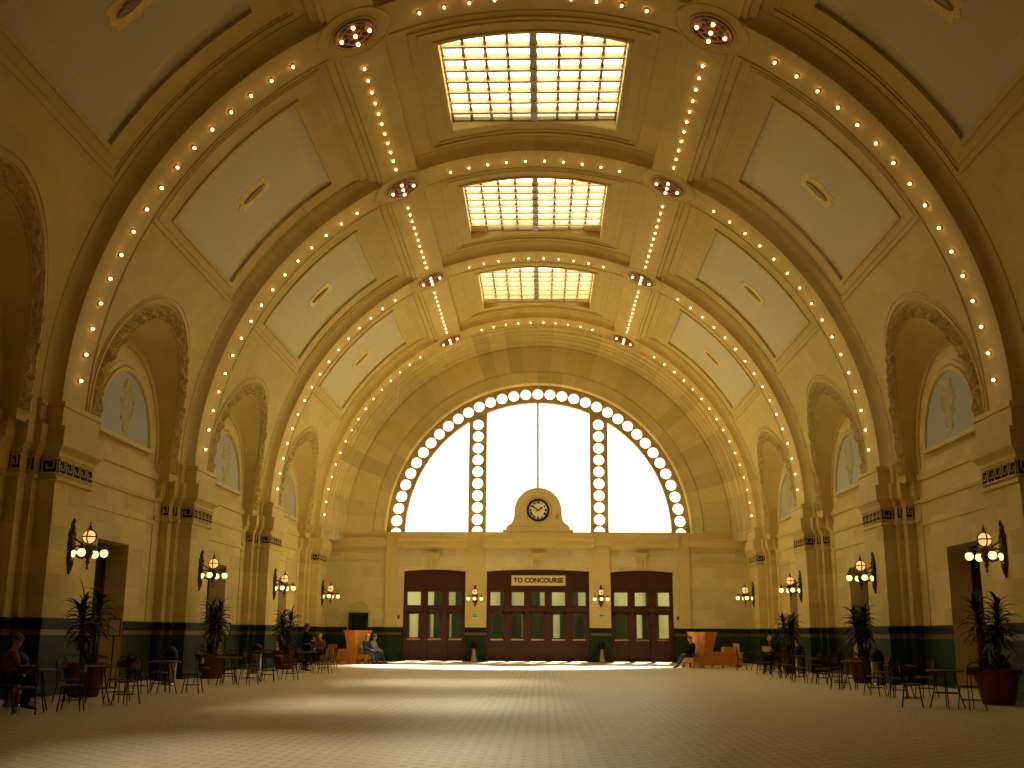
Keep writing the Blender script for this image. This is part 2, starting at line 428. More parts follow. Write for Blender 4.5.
# laylights
HWG = RV * sin(ST)
for bi, (y0, y1, ym) in enumerate(BAYS):
    if bi == 0: continue
    zg = 18.36
    w = empty('window_%d' % (bi + 2), (0, ym, zg)); struct(w, 'gridded laylight of frosted glass in the crown of %s' % bay_word[bi])
    m = MB()
    m.box(-.11, .11, -PY, PY, -.10, .06)
    for k in (1, 2, 3):
        for sg in (-1, 1):
            x = sg * (.11 + (HWG - .11) * k / 4); m.box(x - .045, x + .045, -PY, PY, -.06, .05)
    for k in range(1, 8):
        y = -PY + 2 * PY * k / 8; m.box(-HWG, HWG, y - .06, y + .06, -.14, .04)
    m.box(-HWG, -HWG + .06, -PY, PY, -.06, .06); m.box(HWG - .06, HWG, -PY, PY, -.06, .06)
    m.box(-HWG, HWG, -PY, -PY + .07, -.06, .06); m.box(-HWG, HWG, PY - .07, PY, -.06, .06)
    m.build('window_frame', M['frame'], w)
    m = MB(); m.grid([[(-HWG, -PY, .08), (HWG, -PY, .08)], [(-HWG, PY, .08), (HWG, PY, .08)]])
    m.build('pane', M['milk'], w)
    if bi > 1 or bi == 1:
        pass
    if bi >= 2:
        for sg in (-1, 1):
            m = MB(); xa, xb = sorted((sg * (.11 + (HWG - .11) * 3 / 4), sg * HWG)); m.box(xa, xb, PY - .68, PY, -.12, -.07)
            m.build('corner_board', M['plain'], w)

# lit transverse arches
def sweep_arc(mb, prof, n=96, a0=-pi / 2, a1=pi / 2, y=0., foot=0.):
    rows = []
    if foot: rows.append([(-r, y + dy, ZS - foot) for dy, r in prof])
    for t in frange(a0, a1, n): rows.append([V(t, y + dy, r) for dy, r in prof])
    if foot: rows.append([(r, y + dy, ZS - foot) for dy, r in prof])
    mb.grid(rows)
RIB = [(-1.15, 11.60), (-1.15, 11.53), (-1.06, 11.515), (-.96, 11.50), (-.86, 11.45), (-.79, 11.38), (-.745, 11.29), (-.73, 11.20), (-.72, 11.20),
       (.60, 11.20), (.61, 11.235), (.66, 11.235), (.67, 11.185), (.73, 11.185), (.745, 11.25), (.80, 11.26), (.83, 11.34), (.90, 11.36), (.94, 11.44), (1.06, 11.46), (1.08, 11.52), (1.15, 11.53), (1.15, 11.60)]
for i, a in enumerate((*ARCHES, ARCHES[0] - BAY)):
    mb = MB(); sweep_arc(mb, RIB, y=a, foot=.02)
    struct(mb.build('trim_%d' % (i + 1), M['vault'], smooth=True))

# longitudinal beams with their ends at the crossings, and crossing plates
def beam(y0, y1, sg):
    mb = MB(); rows = []
    prof = [(21.0, 11.58), (21.03, 11.46), (21.2, 11.44), (21.27, 11.27), (21.35, 11.20), (27.85, 11.20), (27.95, 11.28), (28.6, 11.30), (28.68, 11.42), (29.7, 11.46), (29.9, 11.58)]
    for y in (y0, y1): rows.append([V(sg * R(a), y, r) for a, r in prof])
    mb.grid(rows); return mb
k = 5
for sg in (-1, 1):
    for i in range(5):
        aa = [ARCHES[0] - BAY, *ARCHES][i]
        if i < 4:
            k += 1; struct(beam(aa + .6, aa + BAY - .6, sg).build('trim_%d' % k, M['vault'], smooth=True))
        # plate under the crossing
        k += 1; mb = MB()
        c = R(24.9) * sg
        def pl(a, dy, r): return V(c + a / RB, aa + dy, r)
        for (ra, rb, h0, h1) in ((.62, .70, .0, -.05), (.98, 1.06, 0, -.03)):
            mb.grid([[pl(q * cos(t), q * sin(t), RB + h) for t in [2 * pi * j / 40 for j in range(40)]] for q, h in ((ra, h0 + .01), (ra + .01, h1), (rb - .01, h1), (rb, h0 + .01))], closeu=True)
        mb.grid([[pl(q * cos(t), q * sin(t) * .98, RB + h) for t in [2 * pi * j / 40 for j in range(40)]] for q, h in ((1.12, .25), (1.10, -.006), (.01, -.006))], closeu=True)
        struct(mb.build('trim_%d' % (50 + k), M['vault'], smooth=True))

# carved garlands on the lunette arches + mouldings
def hsh(*a):
    v = sin(sum(x * q for x, q in zip(a, (12.9898, 78.233, 37.719)))) * 43758.5453; return v - math.floor(v)
n_tr = 80
for bi, (y0, y1, ym) in enumerate(BAYS):
    for sg in (-1, 1):
        def P(t, h, lift):     # h = half width, t runs 0..1 along the arch, lift toward the hall
            leg = ZC - 6.35; L = 2 * leg + pi * h; s = t * L
            if s < leg: dy, z = h, 6.35 + s
            elif s > L - leg: dy, z = -h, 6.35 + (L - s)
            else:
                a = (s - leg) / h; dy, z = h * cos(a), ZC + h * sin(a)
            r = RV - lift; th = arc_ang(z, RV)
            if z < ZS: return (sg * r, ym + dy, z)
            return V(sg * th, ym + dy, r)
        mb = MB(); nn = 150; seg = 9
        rows = []
        for i in range(nn + 1):
            t = i / nn; row = []
            for j in range(seg + 1):
                q = j / seg; h = AI + (AO - AI) * q
                bulge = .13 * sin(pi * q) ** .6 if 0 < j < seg else -.02
                if 0 < j < seg:
                    bulge += .09 * (hsh(i, j, bi) - .5) + .05 * sin(i * .9 + 2.2 * sin(q * 6))
                row.append(P(t, h, bulge))
            rows.append(row)
        mb.grid(rows)
        mb.add(rows[0], [tuple(range(seg + 1))]); mb.add(rows[-1], [tuple(range(seg + 1))])
        mb.cur = 1
        for (h0, h1, li) in ((AO + .04, AO + .16, .05), (AO + .2, AO + .26, .03), (AI - .01, AI + .03, .05)):
            mb.grid([[P(i / 90, h0, -.03), P(i / 90, h0 + .01, li), P(i / 90, h1 - .01, li), P(i / 90, h1, -.03)] for i in range(91)])
        n_tr += 1
        struct(mb.build('trim_%d' % n_tr, [M['carving'], M['plain']]))

# ------------------------------------------------------------------ side walls with piers, doors, lunettes
def wall_plan(a, b):   # (y, depth inwards) between pier centres a and b
    return [(a - .85, XP), (a + 1.15, XP), (a + 1.15, 11.52), (a + 1.5, 11.52), (a + 1.5, 11.68), (a + 1.85, 11.68), (a + 1.85, XW),
            (b - 1.5, XW), (b - 1.5, 11.68), (b - 1.15, 11.68), (b - 1.15, 11.52), (b - .85, 11.52), (b - .85, XP)]
DW, DH, DD = 1.15, 3.95, .75
def extrude_plan(mb, plan, sg, z0, z1, off=0., caps=False, o2=None):
    o2 = off if o2 is None else o2
    def q(p, i, o):
        y, x = p
        return (sg * (x - o), y, 0)
    P0 = [q(p, i, off) for i, p in enumerate(plan)]; P1 = [q(p, i, o2) for i, p in enumerate(plan)]
    # shift near faces sideways too, so mouldings wrap around the piers
    def sh(i, o):
        y = plan[i][0]
        if i == 0 and abs(plan[0][1] - XP) < 1e-6: return y - o
        xa = plan[i - 1][1] if i > 0 else plan[i][1]; xb = plan[i + 1][1] if i < len(plan) - 1 else plan[i][1]
        if plan[i][1] == xa and i < len(plan) - 1 and xb > plan[i][1]: return y + o     # going out: far return
        if plan[i][1] > xa + 1e-6 and i > 0: return y + o
        if xb < plan[i][1] - 1e-6: return y - o
        if xa > plan[i][1] + 1e-6: return y - o
        return y
    a = [(P0[i][0], sh(i, off), z0) for i in range(len(plan))]; b = [(P1[i][0], sh(i, o2), z1) for i in range(len(plan))]
    mb.grid([a, b])
    return a, b
def ledge(mb, plan, sg, prof):
    for (y, x), e in ((plan[0], -1), (plan[-1], 1)):
        if x > XP + .01: mb.add([(sg * (x - o), y, z) for z, o in prof] + [(sg * (x + .02), y, prof[-1][0]), (sg * (x + .02), y, prof[0][0])], [tuple(range(len(prof) + 2))])
    for (z0, o0), (z1, o1) in zip(prof, prof[1:]): extrude_plan(mb, plan, sg, z0, z1, o0, o2=o1)
CORN = [(4.86, 0), (4.9, .05), (4.98, .05), (5.0, .0), (5.02, .02), (5.44, .02), (5.46, .05), (5.54, .06), (5.60, .10), (5.66, .15), (5.70, .18), (6.08, .20), (6.16, .20), (6.17, .06), (6.62, .06), (6.64, .1), (6.76, .1), (6.765, -.5)]
WALLSPANS = [(ARCHES[0] - BAY, ARCHES[0]), (ARCHES[0], ARCHES[1]), (ARCHES[1], ARCHES[2]), (ARCHES[2], ARCHES[3])]
def fret(mb, org, du, dn, L, h, cell=None):
    """Greek key band: org = lower start, du = unit along, dn = unit toward the viewer."""
    du, dn = Vector(du), Vector(dn); up = Vector((0, 0, 1)); org = Vector(org)
    def bx(a0, a1, b0, b1, d0, d1):
        vs = [tuple(org + du * a + up * b + dn * d) for d in (d0, d1) for b in (b0, b1) for a in (a0, a1)]
        mb.add(vs, [(0, 2, 3, 1), (4, 5, 7, 6), (0, 1, 5, 4), (2, 6, 7, 3), (0, 4, 6, 2), (1, 3, 7, 5)])
    mb.cur = 1; bx(0, L, .03, h - .03, .004, .010)
    mb.cur = 0
    bx(0, L, 0, .035, 0, .05); bx(0, L, h - .035, h, 0, .05)
    n = max(1, round(L / h)); w = L / n; t = h * .085; g = h * .1
    for i in range(n):
        a = i * w
        bx(a + g, a + g + t, g, h - g, .01, .03); bx(a + g, a + w - g, h - g - t, h - g, .01, .03)
        bx(a + w - g - t, a + w - g, h * .3, h - g, .01, .03); bx(a + w * .36, a + w - g, h * .3, h * .3 + t, .01, .03)
        bx(a + w * .36, a + w * .36 + t, h * .3, h * .62, .01, .03)
for sg, nm in ((-1, 'left'), (1, 'right')):
    mb = MB(); wb = MB(); fr = MB()
    for wi, (a, b) in enumerate(WALLSPANS):
        ym = (a + b) / 2; plan = wall_plan(a, b)
        lft = plan[:7] + [(ym - DW, XW)]; rgt = [(ym + DW, XW)] + plan[7:]
        for pl_ in (lft, rgt):
            mb.cur = 0
            extrude_plan(mb, pl_, sg, 1.75, DH)
            # wainscot
            wb.cur = 0; extrude_plan(wb, pl_, sg, .22, 1.36, .02); extrude_plan(wb, pl_, sg, 0, .20, .06); extrude_plan(wb, pl_, sg, .20, .22, .06, o2=.02)
            wb.cur = 1; extrude_plan(wb, pl_, sg, 1.36, 1.50, .025)
            wb.cur = 2; extrude_plan(wb, pl_, sg, 1.50, 1.52, .025, o2=.06); extrude_plan(wb, pl_, sg, 1.52, 1.72, .06); extrude_plan(wb, pl_, sg, 1.72, 1.76, .06, o2=-.01)
        mb.cur = 0
        extrude_plan(mb, plan, sg, DH, 4.9)
        extrude_plan(mb, plan, sg, 4.9, 6.2)
        # door jambs and head
        xo = sg * (XW + DD)
        for yy in (ym - DW, ym + DW): mb.grid([[(sg * XW, yy, 0), (xo, yy, 0)], [(sg * XW, yy, DH), (xo, yy, DH)]])
        mb.grid([[(sg * XW, ym - DW, DH), (xo, ym - DW, DH)], [(sg * XW, ym + DW, DH), (xo, ym + DW, DH)]])
        # tympanum behind the arch, as a whole wall plane
        mb.grid([[(sg * XW, ym - 3.2, 6.1), (sg * XW, ym + 3.2, 6.1)], [(sg * XW, ym - 3.2, 10.1), (sg * XW, ym + 3.2, 10.1)]])
        # sunk wall panel outline: raised slips left and right of the door, between the piers
        mb.cur = 1
        x0, x1 = sorted((sg * (XW + .01), sg * (XW - .035)))
        for yy in (a + 2.12, b - 2.18): mb.box(x0, x1, yy, yy + .06, 1.76, 4.8)
        mb.box(x0, x1, a + 2.12, b - 2.12, 4.74, 4.8)
        # cornice
        pa = plan[:7]; pb = plan[7:]
        ledge(mb, pa + [(a + 2.12, XW)], sg, CORN); ledge(mb, [(b - 2.12, XW)] + pb, sg, CORN)
        midp = [(a + 2.12, XW), (b - 2.12, XW)]
        ledge(mb, midp, sg, [(5.4, 0), (5.43, .05), (5.52, .07), (5.55, .02), (6.1, .0), (6.12, .06), (6.3, .09), (6.33, 0)])
        # arch rings on the tympanum
        def ring(r0, r1, hh, zc=6.9, st=.45, yc=ym):
            rows = []
            pts = [(1., -st)] + [(cos(t), None, sin(t)) for t in frange(0, pi, 40)] + [(-1., -st)]
            for p in pts:
                c_, s_ = (p[0], 0) if len(p) == 2 else (p[0], p[2]); dz = p[1] if len(p) == 2 else 0
                rows.append([(sg * (XW - e), yc + rr * c_, zc + rr * s_ + dz) for rr, e in ((r0, -.01), (r0 + .01, hh), (r1 - .01, hh), (r1, -.01))])
            mb.grid(rows)
        ring(2.02, 2.12, .09, st=0); ring(2.16, 2.30, .05, st=0); ring(2.72, 2.80, .04)
        # frieze bands
        fr_y = a - .85
        h = .38
        fret(fr, (sg * (XP - .02), a - .85, 5.04), (0, 1, 0), (-sg, 0, 0), 2.0, h)
        for (yy, xa, xb) in ((a - .87, XP, 11.50), (a - 1.17, 11.52, 11.66), (a - 1.52, 11.68, XW - .03)):
            if xb - xa > .1: fret(fr, (sg * xb, yy, 5.04), (-sg, 0, 0), (0, -1, 0), xb - xa, h)
    # last pier returns up to the end wall, and plain stretch behind the camera
    a = ARCHES[3]
    plan = [(a - .85, XP), (a + 1.15, XP), (a + 1.15, 11.3), (YEND + .05, 11.3)]
    mb.cur = 0; extrude_plan(mb, plan, sg, 1.75, 6.2)
    wb.cur = 0; extrude_plan(wb, plan, sg, .22, 1.36, .02); extrude_plan(wb, plan, sg, 0, .22, .06)
    wb.cur = 1; extrude_plan(wb, plan, sg, 1.36, 1.5, .025); wb.cur = 2; extrude_plan(wb, plan, sg, 1.5, 1.52, .025, o2=.06); extrude_plan(wb, plan, sg, 1.52, 1.72, .06); extrude_plan(wb, plan, sg, 1.72, 1.76, .06, o2=-.01)
    mb.cur = 1; ledge(mb, plan, sg, CORN)
    fret(fr, (sg * (XP - .02), a - .85, 5.04), (0, 1, 0), (-sg, 0, 0), 2.0, .38)
    fret(fr, (sg * 11.50, a - .87, 5.04), (-sg, 0, 0), (0, -1, 0), .38, .38)
    for mm, zz in ((mb, (1.75, 6.8)), (wb, (0, 1.75))):
        mm.cur = 0; mm.grid([[(sg * 11.5, YBACK, zz[0]), (sg * 11.5, ARCHES[0] - BAY - .8, zz[0])], [(sg * 11.5, YBACK, zz[1]), (sg * 11.5, ARCHES[0] - BAY - .8, zz[1])]])
    struct(mb.build('wall_' + nm, [M['side'], M['plain']]))
    struct(wb.build('baseboard_' + nm, [M['wains'], M['wband'], M['wcap']]))
    struct(fr.build('trim_%d' % (95 if sg < 0 else 96), [M['plain'], M['inlay']]))

# side doors (dark, panelled) and lunette windows
dn = 3; wn = 6
for bi, (a, b) in enumerate(WALLSPANS):
    ym = (a + b) / 2
    for sg in (-1, 1):
        side = 'left' if sg < 0 else 'right'
        dn += 1
        d = empty('door_%d' % dn, (sg * (XW + DD - .06), ym, 0)); struct(d, 'tall dark doorway in the %s wall of %s' % (side, bay_word[bi]))
        m = MB(); m.box(-.06, .06, -DW, -DW + .12, 0, DH); m.box(-.06, .06, DW - .12, DW, 0, DH); m.box(-.06, .06, -DW, DW, DH - .14, DH); m.box(-.06, .06, -DW, DW, 2.55, 2.7)
        m.build('door_frame', M['mahog'], d)
        for q in (-1, 1):
            m = MB(); ya, yb = sorted((q * .01, q * (DW - .12)))
            m.box(-.03, .03, ya, ya + .12, 0.01, 2.55); m.box(-.03, .03, yb - .12, yb, 0.01, 2.55)
            for z0, z1 in ((.01, .25), (.95, 1.1), (2.4, 2.55)): m.box(-.03, .03, ya, yb, z0, z1)
            m.box(-.015, .015, ya, yb, .2, 1.); 
            lf = m.build('door_leaf', M['mahog'], d)
            m = MB(); m.box(-.008, .008, ya + .1, yb - .1, 1.08, 2.42); m.build('glass_panel', M['dark'], lf)
            m = MB(); m.tube([(-sg * .06, q * .08, 1.0), (-sg * .09, q * .08, 1.02), (-sg * .09, q * .08, 1.25), (-sg * .06, q * .08, 1.27)], .014); m.build('door_handle', M['brass'], lf)
        m = MB(); m.box(-.01, .01, -DW + .1, DW - .1, 2.68, DH - .12); m.build('transom', M['dark'], d)
        if bi < 0: continue
        wn += 1
        w = empty('window_%d' % wn, (sg * (XW - .02), ym, 6.9)); struct(w, 'half-round grey lunette with a pale ornament on the %s wall in %s' % (side, bay_word[bi]))
        m = MB(); RL = 2.0
        arc = [(0, RL * cos(t), RL * sin(t)) for t in frange(0, pi, 32)]
        m.poly([(0, RL, 0)] + arc[1:-1] + [(0, -RL, 0)], (-sg * .015, 0, 0)); m.build('pane', M['lunette'], w)
        m = MB(); m.tube([(-sg * .03, y, z) for _, y, z in arc], .035, 6); m.box(*sorted((-sg * .14, sg * 0.0)), -RL - .06, RL + .06, -.10, 0.02)
        m.build('window_frame', M['plain'], w, smooth=True)
        # plume-and-urn ornament in relief
        m = MB()
        prof = [(0, .12), (.10, .20), (.2, .14), (.35, .20), (.55, .30), (.75, .36), (.95, .42), (1.1, .46), (1.25, .42), (1.38, .46), (1.5, .34), (1.62, .36), (1.72, .2), (1.8, .04)]
        m.add([(-sg * .02, y * 1.25 * s_, z) for s_ in (1,) for z, y in prof] + [(-sg * .02, -y * 1.25, z) for z, y in prof] + [(-sg * .035, 0, z) for z, y in prof],
              [(i, i + 1, i + 1 + 28, i + 28) for i in range(13)] + [(i + 14, i + 28, i + 29, i + 15) for i in range(13)])
        for i in range(70):
            z = .15 + 1.55 * hsh(i, bi, 3); wdt = [y for zz, y in prof if zz <= z][-1]
            y = (hsh(i, 5, sg) - .5) * 2.5 * wdt
            m.ball((-sg * .025, y, z), .045 + .03 * hsh(i, 9), 6, 4, sc=(.3, 1, 1.3))
        m.build('ornament', M['orn'], w)

# ------------------------------------------------------------------ end wall
ZW = 6.79; RW = 8.27
DOORS = [(-7.17, -3.83, 4.70, 3), (-2.70, 2.80, 4.72, 5), (3.93, 7.27, 4.68, 3)]
mb = MB()
xs = [-12.2] + [v for d in DOORS for v in d[:2]] + [12.2]
for i in range(0, 8, 2):
    mb.grid([[(xs[i], YEND, 1.75), (xs[i + 1], YEND, 1.75)], [(xs[i], YEND, 4.6), (xs[i + 1], YEND, 4.6)]])
def head(x, d): # shallow curved door head
    c = (d[0] + d[1]) / 2; hw = (d[1] - d[0]) / 2; return d[2] + .10 * (1 - ((x - c) / hw) ** 2)
for i in range(0, 8, 2): mb.grid([[(xs[i], YEND, 4.6), (xs[i + 1], YEND, 4.6)], [(xs[i], YEND, ZW), (xs[i + 1], YEND, ZW)]])
for d in DOORS:
    X = frange(d[0], d[1], 10)
    mb.grid([[(x, YEND, head(x, d)) for x in X], [(x, YEND, ZW) for x in X]])
    mb.grid([[(x, YEND, head(x, d)) for x in X], [(x, YEND + .45, head(x, d)) for x in X]])
    for x in d[:2]: mb.grid([[(x, YEND, 0), (x, YEND + .45, 0)], [(x, YEND, head(x, d)), (x, YEND + .45, head(x, d))]])
mb.grid([[(-12.2, YEND, ZW), (-RW, YEND, ZW)], [(-12.2, YEND, ZW + .01), (-RW, YEND, ZW + .01)]])
mb.cur = 1
def arcrow(r, y, zc=ZW, cx=.05, n=72, a0=-pi / 2, a1=pi / 2): return [(cx + r * sin(t), y, zc + r * cos(t)) for t in frange(a0, a1, n)]
# concentric rings of the archivolt (radius, y)
RG = [(13.6, YEND), (11.3, YEND), (11.26, 57.10), (11.19, 57.12), (11.15, 57.35), (11.08, 57.38), (11.04, 57.8), (10.95, 57.83), (10.90, YEND - .9), (10.80, YEND - .86), (10.78, YEND - .7), (10.68, YEND - .66), (10.62, YEND - .3), (10.55, YEND - .28), (10.50, YEND - .02), (10.44, YEND + .06), (10.40, YEND),
      (9.06, YEND), (9.03, YEND + .06), (8.97, YEND + .06), (8.93, YEND), (8.45, YEND), (8.43, YEND - .06), (8.32, YEND - .06), (RW, YEND), (RW, YEND + .7)]
mb.grid([arcrow(r, y) for r, y in RG]); mb.grid([arcrow(13.6, YEND + .12), arcrow(RW + .1, YEND + .12)])  # flat plate behind the rings is hidden, added to block leaking sun
for sg in (-1, 1): mb.grid([[(sg * (RW + .1), YEND + .12, 6.0), (sg * 13.4, YEND + .12, 6.0)], [(sg * (RW + .1), YEND + .12, ZW + .05), (sg * 13.4, YEND + .12, ZW + .05)]])  # same added sun blocker carried down past the springing
mb.cur = 0
for sg in (-1, 1):    # the legs of the mouldings under the springing
    mb.grid([[(.05 + sg * r, y, 6.3) for r, y in RG[5:]], [(.05 + sg * r, y, ZW) for r, y in RG[5:]]])
mb.grid([[(-RW, YEND, ZW), (-RW, YEND + .7, ZW)], [(RW, YEND, ZW), (RW, YEND + .7, ZW)]])
mb.cur = 2
# cornice across the wall, stepping over the door bays
def hbar(x0, x1, prof):
    mb.grid([[(x0, YEND - o, z) for z, o in prof], [(x1, YEND - o, z) for z, o in prof]])
    for x in (x0, x1): mb.add([(x, YEND + .01, prof[0][0])] + [(x, YEND - o, z) for z, o in prof] + [(x, YEND + .01, prof[-1][0])], [tuple(range(len(prof) + 2))])
EC = [(5.86, 0), (5.9, .05), (5.96, .1), (6.0, .22), (6.06, .26), (6.34, .28), (6.4, .38), (6.46, .40), (6.47, .1), (6.78, .06), (6.80, -.02)]
for (x0, x1) in ((-11.4, -8.15), (8.15, 11.4)):
    hbar(x0, x1, EC); hbar(x0 + .2, x1 - .25, [(5.24, 0), (5.25, .04), (5.3, .04), (5.31, 0)]); hbar(x0 + .2, x1 - .25, [(5.68, 0), (5.69, .05), (5.76, .05), (5.77, 0)])
for (x0, x1) in ((-7.5, -3.75), (-2.95, 3.05), (3.85, 7.6)):
    hbar(x0, x1, [(5.9, 0), (5.95, .08), (6.0, .3), (6.08, .36), (6.3, .38), (6.36, .5), (6.46, .52), (6.47, .46), (6.78, .46), (6.80, 0)])
for (x0, x1) in ((-8.15, -7.45), (-3.83, -2.80), (2.9, 3.93), (7.55, 8.15)):   # flat strips between the door bays
    mb.box(x0, x1, YEND - .12, YEND + .02, 1.76, 6.1); mb.box(x0 - .02, x1 + .02, YEND - .2, YEND + .02, 6.1, 6.3)
    mb.box(x0, x1, YEND - .16, YEND + .02, 6.3, 6.8)
for cx in (-5.52, .05, 5.58):     # small fluted corbels over the doors
    mb.box(cx - .36, cx + .36, YEND - .34, YEND, 5.55, 5.68); mb.box(cx - .27, cx + .27, YEND - .26, YEND, 5.30, 5.55)
    for q in (-.18, 0, .18): mb.frustum((cx + q - .05, cx + q + .05, YEND - .08, YEND), (cx + q - .07, cx + q + .07, YEND - .22, YEND), 4.9, 5.30)
struct(mb.build('wall_end', [M['end'], M['ring'], M['plain']], smooth=False))
wb = MB()
for i in range(0, 8, 2):
    x0, x1 = xs[i], xs[i + 1]
    wb.cur = 0; wb.box(x0, x1, YEND - .04, YEND + .3, 0, 1.36); wb.box(x0, x1, YEND - .08, YEND, 0, .2)
    wb.cur = 1; wb.box(x0, x1, YEND - .05, YEND + .3, 1.36, 1.5)
    wb.cur = 2; wb.box(x0, x1, YEND - .10, YEND + .3, 1.5, 1.76)
struct(wb.build('baseboard_end', [M['wains'], M['wband'], M['wcap']]))
mb = MB(); mb.box(-13.5, 13.5, YBACK - .2, YBACK, 0, 19); struct(mb.build('wall_back', M['end']))

# great window
w1 = empty('window_1', (.05, YEND + .45, ZW)); struct(w1, 'great half-round window ringed with round panes')
R0, R1_ = 7.28, RW + .02; RD = .30
def holed(mb, fn, w, h, r, d, full=True, seg=24, lower=None):
    """cell of width w (u) and height h (v) with round hole; fn(u,v,depth)->point; lower clips v<lower (half hole)."""
    vs = []; 
    for k_ in range(seg + 1):
        t = 2 * pi * k_ / seg; c_, s_ = cos(t), sin(t)
        e = min(w / 2 / abs(c_) if abs(c_) > 1e-6 else 1e9, h / 2 / abs(s_) if abs(s_) > 1e-6 else 1e9)
        a, b = (r * c_, r * s_), (e * c_, e * s_)
        if lower is not None: a = (a[0], max(a[1], lower)); b = (b[0], max(b[1], lower))
        vs.append((a, b))
    mb.grid([[fn(*a, d), fn(*a, 0), fn(*b, 0)] for a, b in vs])
    # corners
    for su in (-1, 1):
        for sv in (-1, 1):
            if lower is not None and sv < 0: continue
            tq = atan2(sv * h, su * w)
            ks = sorted(range(seg), key=lambda q: abs(((2 * pi * q / seg - tq + pi) % (2 * pi)) - pi))[:2]
            p = vs[ks[0]][1]; q = vs[ks[1]][1]
            mb.add([fn(*p, 0), fn(su * w / 2, sv * h / 2, 0), fn(*q, 0)], [(0, 1, 2)])
m = MB(); rc = (R0 + R1_) / 2; dth = R(5)
for k_ in range(37):
    th = R(-90 + 5 * k_)
    fn = lambda u, v, d: ((rc + v) * sin(th + u / rc), d, (rc + v) * cos(th + u / rc))
    if k_ in (0, 36):
        sgn = 1 if k_ == 0 else -1
        n_ = 12
        rows = []
        for q in range(n_ + 1):      # half round opening at the sill
            t = pi * q / n_ - pi / 2; c_, s_ = cos(t), sin(t)
            e = min((dth * rc / 2) / abs(c_) if abs(c_) > 1e-6 else 1e9, (R1_ - R0) / 2 / abs(s_) if abs(s_) > 1e-6 else 1e9)
            u1, v1, u2, v2 = sgn * RD * c_, RD * s_, sgn * e * c_, e * s_
            rows.append([fn(u1, v1, .3), fn(u1, v1, 0), fn(u2, v2, 0)])
        m.grid(rows)
        for sv in (-1, 1): m.add([fn(0, sv * (R1_ - R0) / 2, 0), fn(sgn * dth * rc / 2, sv * (R1_ - R0) / 2, 0), fn(sgn * dth * rc / 2, sv * (R1_ - R0) / 2 * .7, 0)], [(0, 1, 2)])
        continue
    holed(m, fn, dth * rc, R1_ - R0, RD, .3)
m.grid([[(r * sin(t), y, r * cos(t)) for t in frange(-pi / 2, pi / 2, 72)] for r, y in ((R0, 0), (R0, .3))])
m.grid([[(r * sin(t), y, r * cos(t)) for t in frange(-pi / 2, pi / 2, 72)] for r, y in ((R0 + .01, 0), (R0 + .01, -.04), (R0 + .08, -.04), (R0 + .08, 0))])
m.build('ring_frame', M['frame'], w1)
for sg, cx in ((-1, -3.33), (1, 3.37)):
    m = MB(); hw = .46; zt = sqrt(R0 ** 2 - (abs(cx) - hw) ** 2); hh = .66
    fn0 = lambda u, v, d: (cx + u, d, v)
    z = 0.; k_ = 0
    m.grid([[(cx - hw, 0, 0), (cx - hw, .3, 0)], [(cx - hw, 0, zt), (cx - hw, .3, zt)]]); m.grid([[(cx + hw, 0, 0), (cx + hw, .3, 0)], [(cx + hw, 0, zt), (cx + hw, .3, zt)]])
    # half pane at the sill, then full ones
    n_ = 12; rows = []
    zc0 = .10
    for q in range(n_ + 1):
        t = pi * q / n_; c_, s_ = cos(t), sin(t); e = min(hw / abs(c_) if abs(c_) > 1e-6 else 1e9, (hh / 2) / abs(s_) if abs(s_) > 1e-6 else 1e9)
        rows.append([(cx + RD * c_, .3, zc0 + RD * s_), (cx + RD * c_, 0, zc0 + RD * s_), (cx + e * c_, 0, zc0 + e * s_)])
    m.grid(rows); m.box(cx - hw, cx + hw, 0, .02, 0, zc0)
    for su in (-1, 1): m.add([(cx + su * hw, 0, zc0 + hh / 2), (cx + su * hw, 0, zc0 + .2), (cx + su * .2, 0, zc0 + hh / 2)], [(0, 1, 2)])
    z = zc0 + hh / 2; nfull = 9
    for q in range(nfull):
        zc_ = z + hh / 2
        holed(m, lambda u, v, d, zc_=zc_: (cx + u, d, zc_ + v), 2 * hw, hh, RD, .3); z += hh
    m.grid([[(cx - hw, 0, z), (cx + hw, 0, z)], [(cx - hw, 0, sqrt((R0 + .1) ** 2 - (cx - hw) ** 2)), (cx + hw, 0, sqrt((R0 + .1) ** 2 - (cx + hw) ** 2))]])
    for e in (-hw, hw): m.box(cx + e - .035, cx + e + .035, -.05, .01, 0, sqrt(R0 ** 2 - (cx + e) ** 2))
    m.build('mullion', M['frame'], w1)
m = MB()
x = -7.2
while x < 7.25:
    if not any(abs(x - c_) < .46 for c_ in (-3.33, 3.37)):
        zt = sqrt(max(.01, R0 ** 2 - x * x)); wv = .014
        m.box(x - wv / 2, x + wv / 2, .14, .165, 0, zt)
    x += .36
for z in frange(.6, 6.6, 10):
    hx = sqrt(R0 ** 2 - z * z); m.box(-hx, hx, .14, .155, z - .005, z + .005)
m.build('glazing_bars', M['lead'], w1)
m = MB(); m.box(-.05, .05, .10, .17, 0, R0); m.build('centre_bar', M['iron'], w1)
m = MB(); m.add([(0, .2, 0)] + [((RW + .1) * sin(t), .2, (RW + .1) * cos(t)) for t in frange(-pi / 2, pi / 2, 48)], [(0, i + 1, i + 2) for i in range(48)])
m.build('pane', M['glass'], w1)
m = MB(); m.box(-RW - .2, RW + .2, -.45, .6, -.3, -.0); m.build('window_sill', M['plain'], w1)

